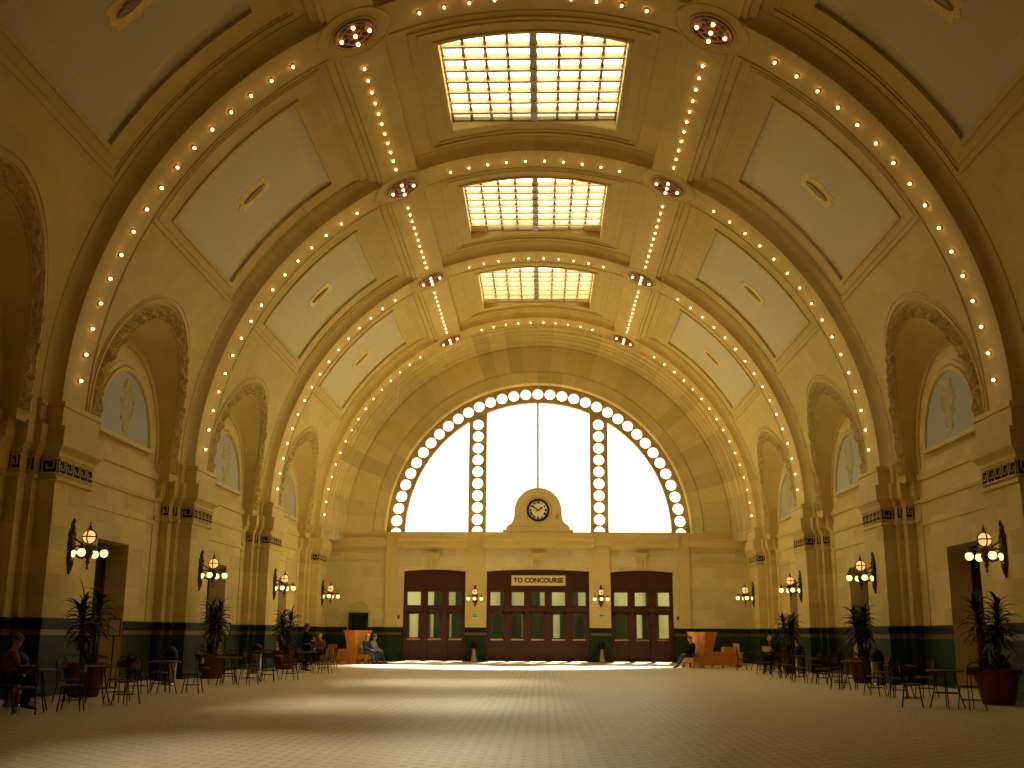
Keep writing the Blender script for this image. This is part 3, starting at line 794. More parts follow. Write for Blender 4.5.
# concourse doors
def door_set(idx, d, nl):
    x0, x1, zt, _ = d; y = YEND + .30
    rt = empty('door_%d' % idx, ((x0 + x1) / 2, y, 0))
    struct(rt, ['mahogany screen of three doors nearer the standing man', 'wide mahogany screen of five doors under the concourse sign', 'mahogany screen of three doors nearer the empty-sided bench'][idx - 1])
    hw = (x1 - x0) / 2; pw = 2 * hw / nl
    m = MB()
    X = frange(-hw, hw, 10)
    hd = lambda x: zt + .10 * (1 - (x / hw) ** 2)
    m.grid([[(x, -.06, 3.78) for x in X], [(x, -.06, hd(x)) for x in X]])
    m.box(-hw, hw, -.10, .06, 3.70, 3.80); m.box(-hw, hw, -.10, .05, 3.92, 3.97)
    m.grid([[(x, -.12, hd(x) - .16) for x in X], [(x, -.12, hd(x) + .0) for x in X]]); m.grid([[(x, -.06, hd(x) - .16) for x in X], [(x, -.12, hd(x) - .16) for x in X]])
    m.box(-hw, hw, -.12, .06, 2.62, 2.84)
    for i in range(nl + 1):
        x = -hw + i * pw; a = .13 if 0 < i < nl else .14
        m.box(max(-hw, x - a), min(hw, x + a), -.10, .06, 0, 3.75)
    # sash around each transom light
    m.build('door_frame', M['mahog'], rt)
    for i in range(nl):
        c = -hw + (i + .5) * pw; a = pw / 2 - .13
        m = MB(); m.box(c - a, c - a + .07, -.04, .04, 2.84, 3.7); m.box(c + a - .07, c + a, -.04, .04, 2.84, 3.7); m.box(c - a, c + a, -.04, .04, 2.84, 2.92); m.box(c - a, c + a, -.04, .04, 3.62, 3.7)
        ts = m.build('transom_sash', M['mahog'], rt)
        m = MB(); m.box(c - a + .05, c + a - .05, 0, .01, 2.9, 3.64); m.build('pane', M['glass'], ts)
        m = MB(); s = .135
        m.box(c - a, c - a + s, -.04, .04, .015, 2.62); m.box(c + a - s, c + a, -.04, .04, .015, 2.62)
        for z0, z1 in ((.015, .25), (1.08, 1.24), (2.45, 2.62)): m.box(c - a, c + a, -.04, .04, z0, z1)
        m.box(c - a + s, c + a - s, -.015, .015, .25, 1.1)
        for q in (1, 2, 3): m.box(c - a + s + q * (2 * a - 2 * s) / 4 - .02, c - a + s + q * (2 * a - 2 * s) / 4 + .02, -.03, .03, .25, 1.1)
        lf = m.build('door_leaf', M['mahog'], rt)
        m = MB(); m.box(c - a + s - .02, c + a - s + .02, 0, .01, 1.2, 2.48); m.build('pane', M['glass'], lf)
        m = MB(); m.box(c - a + s * .5, c + a - s * .5, -.075, -.05, 1.10, 1.18); m.box(c - a + s * .5, c - a + s * .5 + .03, -.07, 0, 1.1, 1.18); m.box(c + a - s * .5 - .03, c + a - s * .5, -.07, 0, 1.1, 1.18)
        m.build('push_bar', M['brass'], lf)
for i, d in enumerate(DOORS): door_set(i + 1, d, d[3])

# concourse room beyond the doors
mb = MB()
mb.box(-12, 12, YEND + 8.0, YEND + 8.2, 0, 6.2); mb.box(-12.2, -12, YEND + .02, YEND + 8.2, 0, 6.2); mb.box(12, 12.2, YEND + .02, YEND + 8.2, 0, 6.2)
struct(mb.build('wall_concourse', M['wallroom']))
mb = MB(); mb.box(-12.2, 12.2, YEND + .5, YEND + 8.2, -.3, 0); struct(mb.build('floor_concourse', M['roomfloor']))
mb = MB()
for x in (-12.2, -8.1, -4.1, -.1, 3.9, 7.9, 11.9): mb.box(x, x + .3, YEND + .02, YEND + 8.2, 6.2, 6.4)
for y in (.02, 2.5, 5.2, 7.9): mb.box(-12.2, 12.2, YEND + y, YEND + y + .3, 6.2, 6.4)
struct(mb.build('ceiling_concourse', M['wallroom']))
mb = MB(); mb.box(-12.2, 12.2, YEND + .02, YEND + 8.2, 6.40, 6.41); struct(mb.build('window_20', M['glass']))
mb = MB()
for x in (-9.6, -5.9, -4.6, -1.9, -.2, 2.1, 4.2, 6.9, 9.5): mb.box(x - .35, x + .35, YEND + 7.6, YEND + 8.0, 0, 6.2)
for xa, xb in ((-12, -7.75), (-7.2, -6.5), (-5.2, -4.2), (-3.6, -.95), (.1, .75), (1.35, 5.6), (6.3, 7.3), (8.5, 12)): mb.box(xa, xb, YEND + 7.85, YEND + 8.0, 0, 2.75)
struct(mb.build('trim_97', M['wcap']))

# ------------------------------------------------------------------ bulbs along the arches and beams
def ordinal(n): return ['first', 'second', 'third', 'fourth', 'fifth', 'sixth', 'seventh', 'eighth', 'ninth', 'tenth', 'eleventh', 'twelfth', 'thirteenth', 'fourteenth', 'fifteenth', 'sixteenth'][n - 1]
m = MB()
m.cur = 0; m.lathe([(.0, .012), (.075, .012), (.085, 0), (.06, -.02), (.04, -.035), (.0, -.035)], 10, cap=False)
m.cur = 1; m.ball((0, 0, -.07), .036, 8, 6, sc=(1, 1, 1.15))
bulb_o = m.build('light_bulb', [M['bronze_red'], M['bulb']], smooth=True)
bulb_me = bulb_o.data; first = [bulb_o]
def put_bulb(th, y, r, label, group):
    o = first.pop() if first else bulb_o.copy()
    if o is not bulb_o: COL.objects.link(o)
    o.location = V(th, y, r); o.rotation_euler = (0, th, 0)
    tag(o, label, 'light bulb', group)
AW = ['nearest lit arch', 'second lit arch', 'third lit arch', 'arch by the great window']
for ai, a in enumerate(ARCHES):
    for sg, sd in ((-1, 'left'), (1, 'right')):
        for k in range(16):
            th = sg * R(86.3 - 3.46 * k)
            put_bulb(th, a, RB, 'glowing bulb on the %s, %s up from its %s foot' % (AW[ai], ordinal(k + 1), sd), 'bulbs on the ' + AW[ai])
    for k in range(10):
        if ai == 0 and k in (4, 5): continue
        th = R(-15.65 + 3.48 * k + .03)
        put_bulb(th, a, RB, 'bulb across the crown of the %s, %s from its left rosette' % (AW[ai], ordinal(k + 1)), 'bulbs on the ' + AW[ai])
for bi in range(3):
    a = ARCHES[bi]
    for sg, sd in ((-1, 'left'), (1, 'right')):
        for k in range(11):
            y = a + 1.75 + .675 * k
            put_bulb(sg * R(25.05), y, RB, 'glowing bulb on the %s beam past the %s, %s in row' % (sd, AW[bi], ordinal(k + 1)), 'bulbs on the long ceiling beams')

# rosettes at the crossings
def make_rosette():
    rt = empty('ceiling_rosette', (0, 0, 0)); TREE.append(rt)
    m = MB(); m.lathe([(.0, -.015), (.50, -.015), (.56, -.03), (.60, -.02), (.62, .02)], 36, cap=False); part(m.build('back_disc', M['bronze'], rt, smooth=True))
    m = MB()
    for r_, t_ in ((.57, .03), (.40, .022), (.17, .02)): m.tube([(r_ * cos(2 * pi * j / 32), r_ * sin(2 * pi * j / 32), -.06) for j in range(32)], t_, 5, closed=True)
    for j in range(4):
        c, s_ = cos(pi / 4 + j * pi / 2), sin(pi / 4 + j * pi / 2)
        m.tube([(.08 * c, .08 * s_, -.06), (.56 * c, .56 * s_, -.05)], .018, 5)
    for j in range(8):
        t = 2 * pi * j / 8 + pi / 8
        m.tube([(.30 * cos(t) + .11 * cos(u), .30 * sin(t) + .11 * sin(u), -.055) for u in [2 * pi * q / 10 for q in range(10)]], .014, 4, closed=True)
    m.tube([(.55 * cos(2 * pi * j / 4), .55 * sin(2 * pi * j / 4), -.06) for j in range(4)], .02, 5, closed=True)
    part(m.build('filigree_ring', M['bronze_red'], rt, smooth=True))
    for j in range(5):
        t = 2 * pi * j / 4; q = .40 if j < 4 else 0
        m = MB(); m.cur = 0; m.lathe([(.11, -.05), (.10, -.08), (.05, -.09)], 12, cap=False); m.cur = 1; m.ball((0, 0, -.11), .05, 8, 6)
        o = m.build('bulb', [M['bronze_red'], M['bulb']], rt, smooth=True); o.location = (q * cos(t), q * sin(t), 0); part(o)
    return rt
ros = make_rosette(); used = False
for ai, a in enumerate(ARCHES):
    for sg, sd in ((-1, 'left'), (1, 'right')):
        o = copy_tree(ros) if used else ros; used = True
        o.location = V(sg * R(24.9), a, RB - .005); o.rotation_euler = (0, sg * R(24.9), 0)
        tag(o, 'bronze filigree rosette with five bulbs, %s crossing of the %s' % (sd, AW[ai]), 'ceiling light', 'bronze rosettes at the arch crossings')

# hanging rods under the last arch
m = MB(); m.tube([(0, 0, 0), (0, 0, -1.45)], .03, 6); m.ball((0, 0, -1.47), .045, 8, 5); m.box(-.06, .06, -.06, .06, -.02, .02)
rod = m.build('hanging_rod', M['rodm'], smooth=True)
for i, (x, wd) in enumerate(((-7.55, 'farthest left'), (-3.75, 'left of the middle'), (.03, 'in the middle'), (3.8, 'right of the middle'), (7.6, 'farthest right'))):
    o = rod if i == 0 else rod.copy()
    if i: COL.objects.link(o)
    rr = RB - .02; o.location = (x, ARCHES[3] + .85, ZS + sqrt(rr * rr - x * x) + .1)
    tag(o, 'thin pale rod hanging from the lit arch before the great window, %s' % wd, 'rod', 'rods hanging from the last arch')

# ------------------------------------------------------------------ wall lamps
def make_sconce(ring_r=.385, reach=.455):
    """root at the wall, +X points into the room; lamp ring centred at x=reach."""
    rt = empty('wall_lamp', (0, 0, 0)); TREE.append(rt)
    m = MB()
    pts = [(0, -.62), (.05, -.5), (.09, -.38), (.15, -.3), (.13, -.1), (.16, .1), (.13, .25), (.18, .32), (.11, .42), (.05, .50), (.06, .56), (0, .64)]
    m.poly([(0, y, z) for y, z in pts] + [(0, -y, z) for y, z in reversed(pts[1:-1])], (.05, 0, 0))
    m.poly([(0.04, y * .72, z * .86) for y, z in pts] + [(0.04, -y * .72, z * .86) for y, z in reversed(pts[1:-1])], (.045, 0, 0))
    m.ball((.06, 0, .02), .11, 10, 6, sc=(.6, 1, 1.6)); m.ball((.06, 0, .34), .07, 8, 6); m.ball((.05, 0, -.36), .07, 8, 6, sc=(1, 1, 1.5))
    m.lathe([(.0, .74), (.03, .68), (.05, .62), (.03, .58)], 8, Matrix.Translation((.05, 0, 0)), cap=False)
    part(m.build('backplate', M['bronze'], rt, smooth=True))
    m = MB(); m.tube([(.05, 0, -.02), (.18, 0, -.20), (reach * .7, 0, -.24), (reach, 0, -.14)], .028, 6); m.tube([(.05, 0, .26), (.2, 0, .16), (reach * .8, 0, .06), (reach, 0, .0)], .022, 6)
    m.tube([(.12, 0, .0), (.22, 0, -.10), (.30, 0, .0), (.22, 0, .08), (.14, 0, .03)], .014, 5)
    part(m.build('arm', M['bronze'], rt, smooth=True))
    T = Matrix.Translation((reach, 0, 0))
    m = MB(); m.lathe([(.0, -.52), (.02, -.50), (.035, -.46), (.015, -.42), (.04, -.36), (.06, -.32), (.03, -.28), (.09, -.2), (.12, -.12), (.10, -.05), (.14, .0), (.17, .05), (.15, .08), (.0, .09)], 14, T, cap=False)
    for j in range(4):
        t = j * pi / 2; c, s_ = cos(t), sin(t)
        m.tube([(reach + .1 * c, .1 * s_, -.03), (reach + .22 * c, .22 * s_, .04), (reach + .34 * c, .34 * s_, .05), (reach + ring_r * c, ring_r * s_, .0)], .018, 5)
        m.lathe([(.0, .16), (.012, .12), (.028, .10), (.018, .07), (.05, .03), (.075, -.03), (.05, -.045), (0, -.045)], 10, Matrix.Translation((reach + ring_r * c, ring_r * s_, 0)), cap=False)
    part(m.build('branch_frame', M['bronze'], rt, smooth=True))
    m = MB(); m.ball((reach, 0, .27), .155, 16, 10); ag_ = m.build('amber_globe', M['globe_big'], rt, smooth=True); part(ag_)
    m = MB()
    for t0 in (0, pi / 2):
        m.tube([(reach + .165 * cos(u) * cos(t0), .165 * cos(u) * sin(t0), .27 + .165 * sin(u)) for u in [2 * pi * q / 20 for q in range(20)]], .018, 5, closed=True)
    m.tube([(reach + .17 * cos(u), .17 * sin(u), .27) for u in [2 * pi * q / 20 for q in range(20)]], .018, 5, closed=True)
    m.lathe([(.07, .43), (.05, .47), (.03, .49), (.04, .52), (.012, .56), (.015, .60), (.0, .66)], 10, T, cap=False)
    part(m.build('globe_cage', M['bronze'], ag_, smooth=True))
    for j in range(4):
        t = j * pi / 2
        m = MB(); m.ball((reach + ring_r * cos(t), ring_r * sin(t), -.125), .095, 12, 8); part(m.build('opal_globe', M['globe'], rt, smooth=True))
    return rt
sc = make_sconce(); used = False
PW = ['nearest pier', 'second pier', 'third pier', 'corner pier']
for ai, a in enumerate(ARCHES):
    for sg, sd in ((-1, 'left'), (1, 'right')):
        o = copy_tree(sc) if used else sc; used = True
        o.location = (sg * XP, a + .30, 3.40); o.rotation_euler = (0, 0, 0 if sg < 0 else pi)
        tag(o, 'bronze wall lamp with amber and opal globes on the %s of the %s wall' % (PW[ai], sd), 'wall lamp', 'bronze wall lamps')
for x, sd in ((-3.30, 'left'), (3.40, 'right')):
    o = copy_tree(sc); o.location = (x, YEND - .12, 3.36); o.rotation_euler = (0, 0, -pi / 2); o.scale = (.78, .9, .9)
    tag(o, 'bronze wall lamp on the end wall just %s of the wide concourse doors' % sd, 'wall lamp', 'bronze wall lamps')

# ------------------------------------------------------------------ clock in its stone surround
ck = empty('wall_clock', (.06, YEND - .42, 6.80))
m = MB()
prof = [(-2.0, 0), (2.0, 0), (2.0, .10), (1.72, .12), (1.72, .24), (1.45, .28), (1.45, .36)]
out = [(1.62, .36), (1.45, .46), (1.34, .62), (1.30, .8)] + [(1.28 * cos(t), 1.10 + 1.28 * sin(t)) for t in frange(0, pi, 28)] + [(-1.30, .8), (-1.34, .62), (-1.45, .46), (-1.62, .36)]
m.box(-1.9, 1.9, -.14, .5, 0, .10); m.box(-1.72, 1.72, -.1, .5, .10, .26); m.box(-1.65, 1.65, -.06, .48, .28, .36)
m.poly([(x, 0, z) for x, z in out], (0, .42, 0))
m.grid([[(q * cos(t), y, 1.16 + q * sin(t)) for t in [2 * pi * j / 40 for j in range(40)]] for q, y in ((.80, .01), (.79, -.05), (.74, -.06), (.70, -.03), (.68, .01))], closeu=True)
m.build('stone_surround', M['plain'], ck)
for sg in (-1, 1):
    m = MB(); m.tube([(sg * (1.08 + (.20 - .012 * q) * cos(q * .55)), -.03, .78 + (.20 - .012 * q) * sin(q * .55)) for q in range(15)], .035, 6)
    m.build('scroll', M['plain'], ck, smooth=True)
m = MB(); m.lathe([(.61, 0), (.61, .05), (.56, .10), (.52, .10), (.50, .03)], 40, Matrix.Translation((0, 0, 1.16)) @ Matrix.Rotation(pi / 2, 4, 'X'), cap=False)
m.build('clock_rim', M['black'], ck, smooth=True)
m = MB(); m.add([(.56 * cos(2 * pi * j / 40), -.02, 1.16 + .56 * sin(2 * pi * j / 40)) for j in range(40)], [tuple(range(40))]); dial = m.build('dial', M['dialw'], ck)
def ftext(txt, size, mat, parent, loc, rot, name='lettering', ext=.006, align='CENTER', bold=0.):
    cu = bpy.data.curves.new(name, 'FONT'); cu.body = txt; cu.size = size; cu.extrude = ext; cu.align_x = align; cu.align_y = 'CENTER'; cu.offset = bold
    tmp = bpy.data.objects.new('text', cu); COL.objects.link(tmp); cu.materials.append(mat)
    bpy.context.view_layer.update()
    me = bpy.data.meshes.new_from_object(tmp); COL.objects.unlink(tmp); bpy.data.objects.remove(tmp)
    o = bpy.data.objects.new(name, me); COL.objects.link(o); o.parent = parent; o.location = loc; o.rotation_euler = rot
    return o
for k, t in enumerate(['XII', 'I', 'II', 'III', 'IIII', 'V', 'VI', 'VII', 'VIII', 'IX', 'X', 'XI']):
    a = 2 * pi * k / 12
    ftext(t, .15, M['black'], dial, (.41 * sin(a), -.03, 1.16 + .41 * cos(a)), (pi / 2, 0, 0) if True else 0, 'numeral', bold=.01).rotation_euler = Matrix.Rotation(a, 3, 'Y').to_4x4().to_3x3().__matmul__(Matrix.Rotation(pi / 2, 3, 'X')).to_euler()
def hand(ang, L, w, nm, yy):
    m = MB(); c, s_ = cos(ang), sin(ang)
    def q(a, b): return (a * s_ + b * c, yy, 1.16 + a * c - b * s_)
    m.poly([q(-.12, -w), q(-.12, w), q(0, w * .7), (q(L * .62, w * 1.1)), q(L * .75, w * 1.6), q(L, 0), q(L * .75, -w * 1.6), q(L * .62, -w * 1.1), q(0, -w * .7)], (0, -.012, 0))
    m.build(nm, M['black'], dial)
hand(R(60), .30, .036, 'hour_hand', -.05); hand(R(-57), .41, .028, 'minute_hand', -.07)
m = MB(); m.ball((0, -.06, 1.16), .035, 10, 6); m.build('hand_hub', M['black'], ck)
tag(ck, 'round black-rimmed clock with roman numerals in a scrolled stone surround on the window sill', 'clock')

# sign, exit signs, alarms
sg_ = empty('concourse_sign', (.08, YEND + .17, 4.24))
m = MB(); m.box(-1.42, 1.42, -.02, .06, -.25, .25); sb_ = m.build('sign_board', M['signface'], sg_)
m = MB()
for z in (-.27, .25): m.box(-1.45, 1.45, -.04, .06, z, z + .02)
for x in (-1.45, 1.42): m.box(x, x + .03, -.04, .06, -.27, .27)
m.build('sign_frame', M['gold'], sg_)
ftext('TO CONCOURSE', .34, M['bronze'], sb_, (0, -.03, 0), (pi / 2, 0, 0), bold=.016)
tag(sg_, 'cream board lettered TO CONCOURSE above the five middle doors', 'sign')
for x, sd in ((-3.31, 'left'), (3.42, 'right')):
    e = empty('exit_notice', (x, YEND - .13, 2.37)); m = MB(); m.box(-.17, .17, -.012, .01, -.13, .13); np_ = m.build('notice_plate', M['exit'], e)
    m = MB(); m.box(-.12, .12, -.018, -.011, .02, .06); m.box(-.12, .12, -.018, -.011, -.06, -.03); m.build('printed_lines', M['wains'], np_)
    tag(e, 'small pale green notice under the wall lamp %s of the middle doors' % sd, 'notice', 'green notices beside the middle doors')
for x, sd in ((-7.40, 'left of the left'), (7.47, 'right of the right')):
    e = empty('fire_alarm', (x, YEND - .0, 2.28)); m = MB(); m.box(-.07, .07, -.06, .0, -.09, .09); m.build('alarm_box', M['alarm'], e)
    m = MB(); m.lathe([(.05, 0), (.05, .03), (.0, .05)], 12, Matrix.Translation((0, -.06, 0)) @ Matrix.Rotation(pi / 2, 4, 'X'), cap=False); m.build('alarm_button', M['bronze'], e)
    tag(e, 'small dark red fire alarm on the end wall %s door screen' % sd, 'fire alarm', 'fire alarms')
# dark niche door with a carved hood
nd = empty('door_20', (-9.52, YEND, 0)); struct(nd, 'green marble doorway under a carved half-round hood on the end wall')
m = MB(); m.box(-.52, -.36, -.16, 0, 0, 2.5); m.box(.36, .52, -.16, 0, 0, 2.5); m.box(-.52, .52, -.16, 0, 2.32, 2.5); m.build('door_frame', M['wains'], nd)
m = MB(); m.box(-.36, .36, -.10, -.02, 0.0, 2.32); m.box(-.28, .28, -.12, -.1, .2, 1.0); m.box(-.28, .28, -.12, -.1, 1.15, 2.2); m.build('door_leaf', M['wcap'], nd)
m = MB(); m.box(-.66, .66, -.14, 0, 2.52, 2.62); m.tube([(.46 * cos(t), -.06, 2.64 + .38 * sin(t)) for t in frange(0, pi, 14)], .06, 6)
m.poly([(.42 * cos(t), -.05, 2.62 + .34 * sin(t)) for t in frange(0, pi, 14)], (0, .05, 0)); m.ball((0, -.07, 2.78), .1, 8, 6, sc=(1.6, .5, 1)); m.box(-.58, -.52, -.12, 0, .0, 2.52); m.box(.52, .58, -.12, 0, 1.76, 2.52)
m.build('carved_hood', M['plain'], nd, smooth=True)

# ------------------------------------------------------------------ litter bins
def make_bin():
    rt = empty('litter_bin', (0, 0, 0)); TREE.append(rt)
    m = MB(); m.lathe([(.20, 0), (.21, .03), (.19, .05), (.19, .66), (.205, .68)], 24, cap=True); part(m.build('bin_body', M['binmetal'], rt, smooth=True))
    m = MB(); m.lathe([(.205, .68), (.215, .70), (.215, .76), (.20, .78)], 24, cap=False); part(m.build('rim_band', M['black'], rt, smooth=True))
    m = MB(); m.lathe([(.20, .78), (.20, .86), (.17, .95), (.10, 1.02), (.03, 1.05), (0, 1.05)], 24, cap=False); m.ball((0, 0, 1.07), .03, 8, 5); part(m.build('domed_lid', M['black'], rt, smooth=True))
    return rt
bn = make_bin(); used = False
for (x, y, w) in ((-10.15, 21.9, 'beside the table at the left edge, before the nearest pier'), (-10.2, 31.1, 'in the bay past the nearest left pier'), (-10.3, 41.0, 'behind the tables past the second left pier'),
                  (10.25, 43.6, 'beside the palm nearest the seated reader'), (10.35, 34.0, 'behind the palm of the middle right bay'), (10.6, 25.6, 'beside the palm nearest the camera on the right'),
                  (-3.32, 58.45, 'between the left door screen and the middle doors'), (3.42, 58.45, 'between the middle doors and the right door screen')):
    o = copy_tree(bn) if used else bn; used = True
    o.location = (x, y, 0); tag(o, 'domed metal litter bin ' + w, 'litter bin', 'domed litter bins')

# ------------------------------------------------------------------ potted palms
def palm(x, y, h, seed, label, pr=.50, ph=.75, stems=3, dense=1.):
    rnd = random.Random(seed); rt = empty('potted_palm', (x, y, 0))
    m = MB(); m.lathe([(pr * .62, 0), (pr * .66, .02), (pr * .92, ph - .14), (pr * .96, ph - .12), (pr * 1.04, ph - .12), (pr * 1.06, ph), (pr * .94, ph), (pr * .9, ph - .08)], 28, cap=False)
    m.add([(pr * .62 * cos(2 * pi * j / 28), pr * .62 * sin(2 * pi * j / 28), 0) for j in range(28)], [tuple(range(28))])
    pt_ = m.build('pot', M['terra'], rt, smooth=True)
    m = MB(); m.lathe([(pr * .91, ph - .08), (pr * .4, ph - .05), (0.01, ph - .04)], 20, cap=False); m.build('soil', M['soil'], pt_)
    ms, ml = MB(), MB()
    def leaf(b, az, el, L, w):
        d = Vector((cos(az) * cos(el), sin(az) * cos(el), sin(el))); p = Vector(b); side = Vector((-sin(az), cos(az), 0)); rows = []
        n = 7
        for i in range(n + 1):
            t = i / n; ww = w * (sin(pi * min(1, t * .85 + .12)) ** .7) * (1 - t ** 3)
            rows.append([tuple(p - side * ww + Vector((0, 0, ww * .5))), tuple(p), tuple(p + side * ww + Vector((0, 0, ww * .5)))])
            p = p + d * (L / n); d = (d + Vector((0, 0, -.27))).normalized()
        ml.grid(rows)
    for s_ in range(stems):
        az = 2 * pi * s_ / stems + rnd.random(); top = h * (.62 + .16 * ((s_ * 2) % 3) / 2) if s_ else h * .80
        bx, by = .15 * cos(az), .15 * sin(az); lean = .14 + .10 * rnd.random()
        pts = [(bx + lean * cos(az) * t ** 1.5 * (1 if s_ else .3), by + lean * sin(az) * t ** 1.5 * (1 if s_ else .3), ph - .05 + (top - ph) * t) for t in frange(0, 1, 5)]
        ms.tube(pts, [.04, .036, .034, .032, .03, .026], 7)
        nz = int(34 * dense)
        for i in range(nz):
            t = i / nz; z0 = .45 + .55 * t; k = min(4, int(z0 * 5)); f = z0 * 5 - k
            b = [pts[k][q] * (1 - f) + pts[min(5, k + 1)][q] * f for q in range(3)]
            leaf(b, i * 2.4 + rnd.random() * .5, R(5 + 75 * t * rnd.uniform(.75, 1.1)), rnd.uniform(.42, .68), rnd.uniform(.036, .056))
    for i in range(int(16 * dense)):
        leaf((rnd.uniform(-.2, .2), rnd.uniform(-.2, .2), ph), rnd.uniform(0, 6.28), R(rnd.uniform(35, 80)), rnd.uniform(.5, .85), rnd.uniform(.035, .055))
    ms.build('stem', M['stem'], rt, smooth=True); ml.build('foliage', M['leaf'], rt)
    tag(rt, label, 'potted palm', 'tall palms in terracotta pots')
palm(-10.2, 25.3, 2.75, 1, 'tall spiky palm in a terracotta pot below the nearest left wall lamp')
palm(-10.35, 35.6, 2.85, 2, 'bushy dark palm in a terracotta pot below the second left wall lamp', dense=1.7)
palm(-10.2, 45.0, 2.7, 3, 'dark palm in a bright terracotta pot behind the standing man', dense=1.8)
palm(10.15, 24.75, 2.75, 4, 'tall spiky palm in a wide dark pot below the nearest right wall lamp')
palm(10.35, 35.4, 2.75, 5, 'spiky palm in a terracotta pot below the second right wall lamp', dense=1.5)
palm(10.2, 44.8, 2.65, 6, 'dark palm in a terracotta pot behind the seated reader', dense=1.5)

# ------------------------------------------------------------------ notices on stands by the left doors
def notice_stand(x, y, h, label, cat='notice stand', rz=0):
    rt = empty('notice_stand', (x, y, 0), rz)
    m = MB(); m.lathe([(.2, 0), (.2, .02), (.05, .04), (.0, .04)], 20, cap=False); m.build('base', M['iron'], rt, smooth=True)
    m = MB(); m.tube([(0, 0, .03), (0, 0, h)], .018, 8); m.ball((0, 0, h + .02), .03, 8, 5); m.build('pole', M['iron'], rt, smooth=True)
    m = MB(); m.box(-.14, .14, -.03, -.018, h - .45, h - .04); m.build('paper_sheet', M['paper'], rt)
    m = MB(); m.box(-.17, .17, -.018, .0, h - .48, h - .01); m.build('frame', M['iron'], rt)
    tag(rt, label, cat, 'notices on thin black stands')
notice_stand(-11.15, 29.3, 1.80, 'pale notice on a thin black stand by the doorway past the nearest left pier')
notice_stand(-11.1, 39.6, 1.80, 'pale notice on a thin black stand by the doorway past the second left pier')
notice_stand(9.3, 52.2, 1.10, 'pale notice on a low stand behind the right bench')

# ------------------------------------------------------------------ cafe tables and chairs
def make_table():
    rt = empty('cafe_table', (0, 0, 0)); TREE.append(rt)
    m = MB(); m.lathe([(.0, .72), (.36, .72), (.38, .73), (.38, .75), (.36, .76), (.0, .76)], 28, cap=False); part(m.build('tabletop', M['seatred'], rt, smooth=True))
    m = MB(); m.tube([(.25 * cos(2 * pi * j / 20), .25 * sin(2 * pi * j / 20), .30) for j in range(20)], .010, 5, closed=True); part(m.build('brace_ring', M['iron'], rt, smooth=True))
    for j in range(4):
        t = pi / 4 + j * pi / 2; c, s_ = cos(t), sin(t)
        m = MB(); m.tube([(.16 * c, .16 * s_, .72), (.22 * c, .22 * s_, .45), (.25 * c, .25 * s_, .3), (.34 * c, .34 * s_, 0)], .013, 6); part(m.build('leg', M['iron'], rt, smooth=True))
    return rt
def make_chair():
    rt = empty('cafe_chair', (0, 0, 0)); TREE.append(rt)
    m = MB(); m.lathe([(.0, .44), (.19, .44), (.205, .45), (.205, .47), (.18, .48), (.0, .475)], 24, cap=False); part(m.build('seat', M['seatred'], rt, smooth=True))
    m = MB(); m.tube([(.19 * cos(2 * pi * j / 20), .19 * sin(2 * pi * j / 20), .20) for j in range(20)], .007, 5, closed=True); part(m.build('brace_ring', M['iron'], rt, smooth=True))
    for sx in (-1, 1):
        m = MB(); m.tube([(sx * .13, .14, .45), (sx * .18, .19, 0)], .011, 6); part(m.build('leg', M['iron'], rt, smooth=True))
        m = MB(); m.tube([(sx * .15, -.15, .45), (sx * .19, -.22, 0)], .011, 6); part(m.build('leg', M['iron'], rt, smooth=True))
    m = MB()
    m.tube([(-.16, -.15, .45), (-.18, -.20, .72), (-.16, -.22, .86), (-.08, -.235, .93), (.08, -.235, .93), (.16, -.22, .86), (.18, -.20, .72), (.16, -.15, .45)], .012, 6)
    m.tube([(-.07, -.16, .46), (-.10, -.20, .70), (-.05, -.225, .84), (.05, -.225, .84), (.10, -.20, .70), (.07, -.16, .46)], .009, 6)
    br_ = m.build('backrest', M['iron'], rt, smooth=True); part(br_)
    m = MB(); rows = []
    for q in frange(-1, 1, 8): rows.append([(q * .155, -.19 - .03 * (1 - q * q) - .01, .70), (q * .155, -.20 - .03 * (1 - q * q) - .01, .84), (q * .155, -.185 - .03 * (1 - q * q), .84), (q * .155, -.175 - .03 * (1 - q * q), .70)])
    m.grid(rows, closeu=True); m.add(rows[0], [(0, 1, 2, 3)]); m.add(rows[-1], [(3, 2, 1, 0)]); part(m.build('back_panel', M['seatred'], br_, smooth=True))
    return rt
tb, chp = make_table(), make_chair(); ut = uc = False
GROUPS = [  # x, y of the table, chair bearings, words
    (-9.2, 20.6, (20, 285), 'at the far left edge'),
    (-9.0, 23.0, (-15, 75, 165), 'before the nearest left palm'),
    (-8.9, 26.9, (10, 120, 230), 'by the first left doorway'),
    (-8.7, 31.6, (-20, 100, 200), 'before the bushy left palm'),
    (-8.2, 34.5, (40, 160, 280), 'past the bushy left palm'),
    (-8.4, 40.8, (0, 120, 230), 'short of the standing person'),
    (-9.0, 45.0, (20, 140, 300), 'behind the standing person'),
    (8.6, 23.5, (170, 290), 'beside the widest pot'),
    (8.9, 27.4, (15, 130, 250), 'past the widest pot'),
    (8.9, 31.2, (0, 110, 220), 'short of the second right palm'),
    (8.8, 34.6, (40, 150, 260), 'by the second right palm'),
    (8.9, 38.6, (10, 120, 240), 'midway along the right'),
    (9.1, 42.0, (-20, 90, 210), 'just short of the seated reader'),
    (9.3, 46.9, (30, 160, 270), 'beyond the seated reader'),
]
side_w = ['first', 'second', 'third']
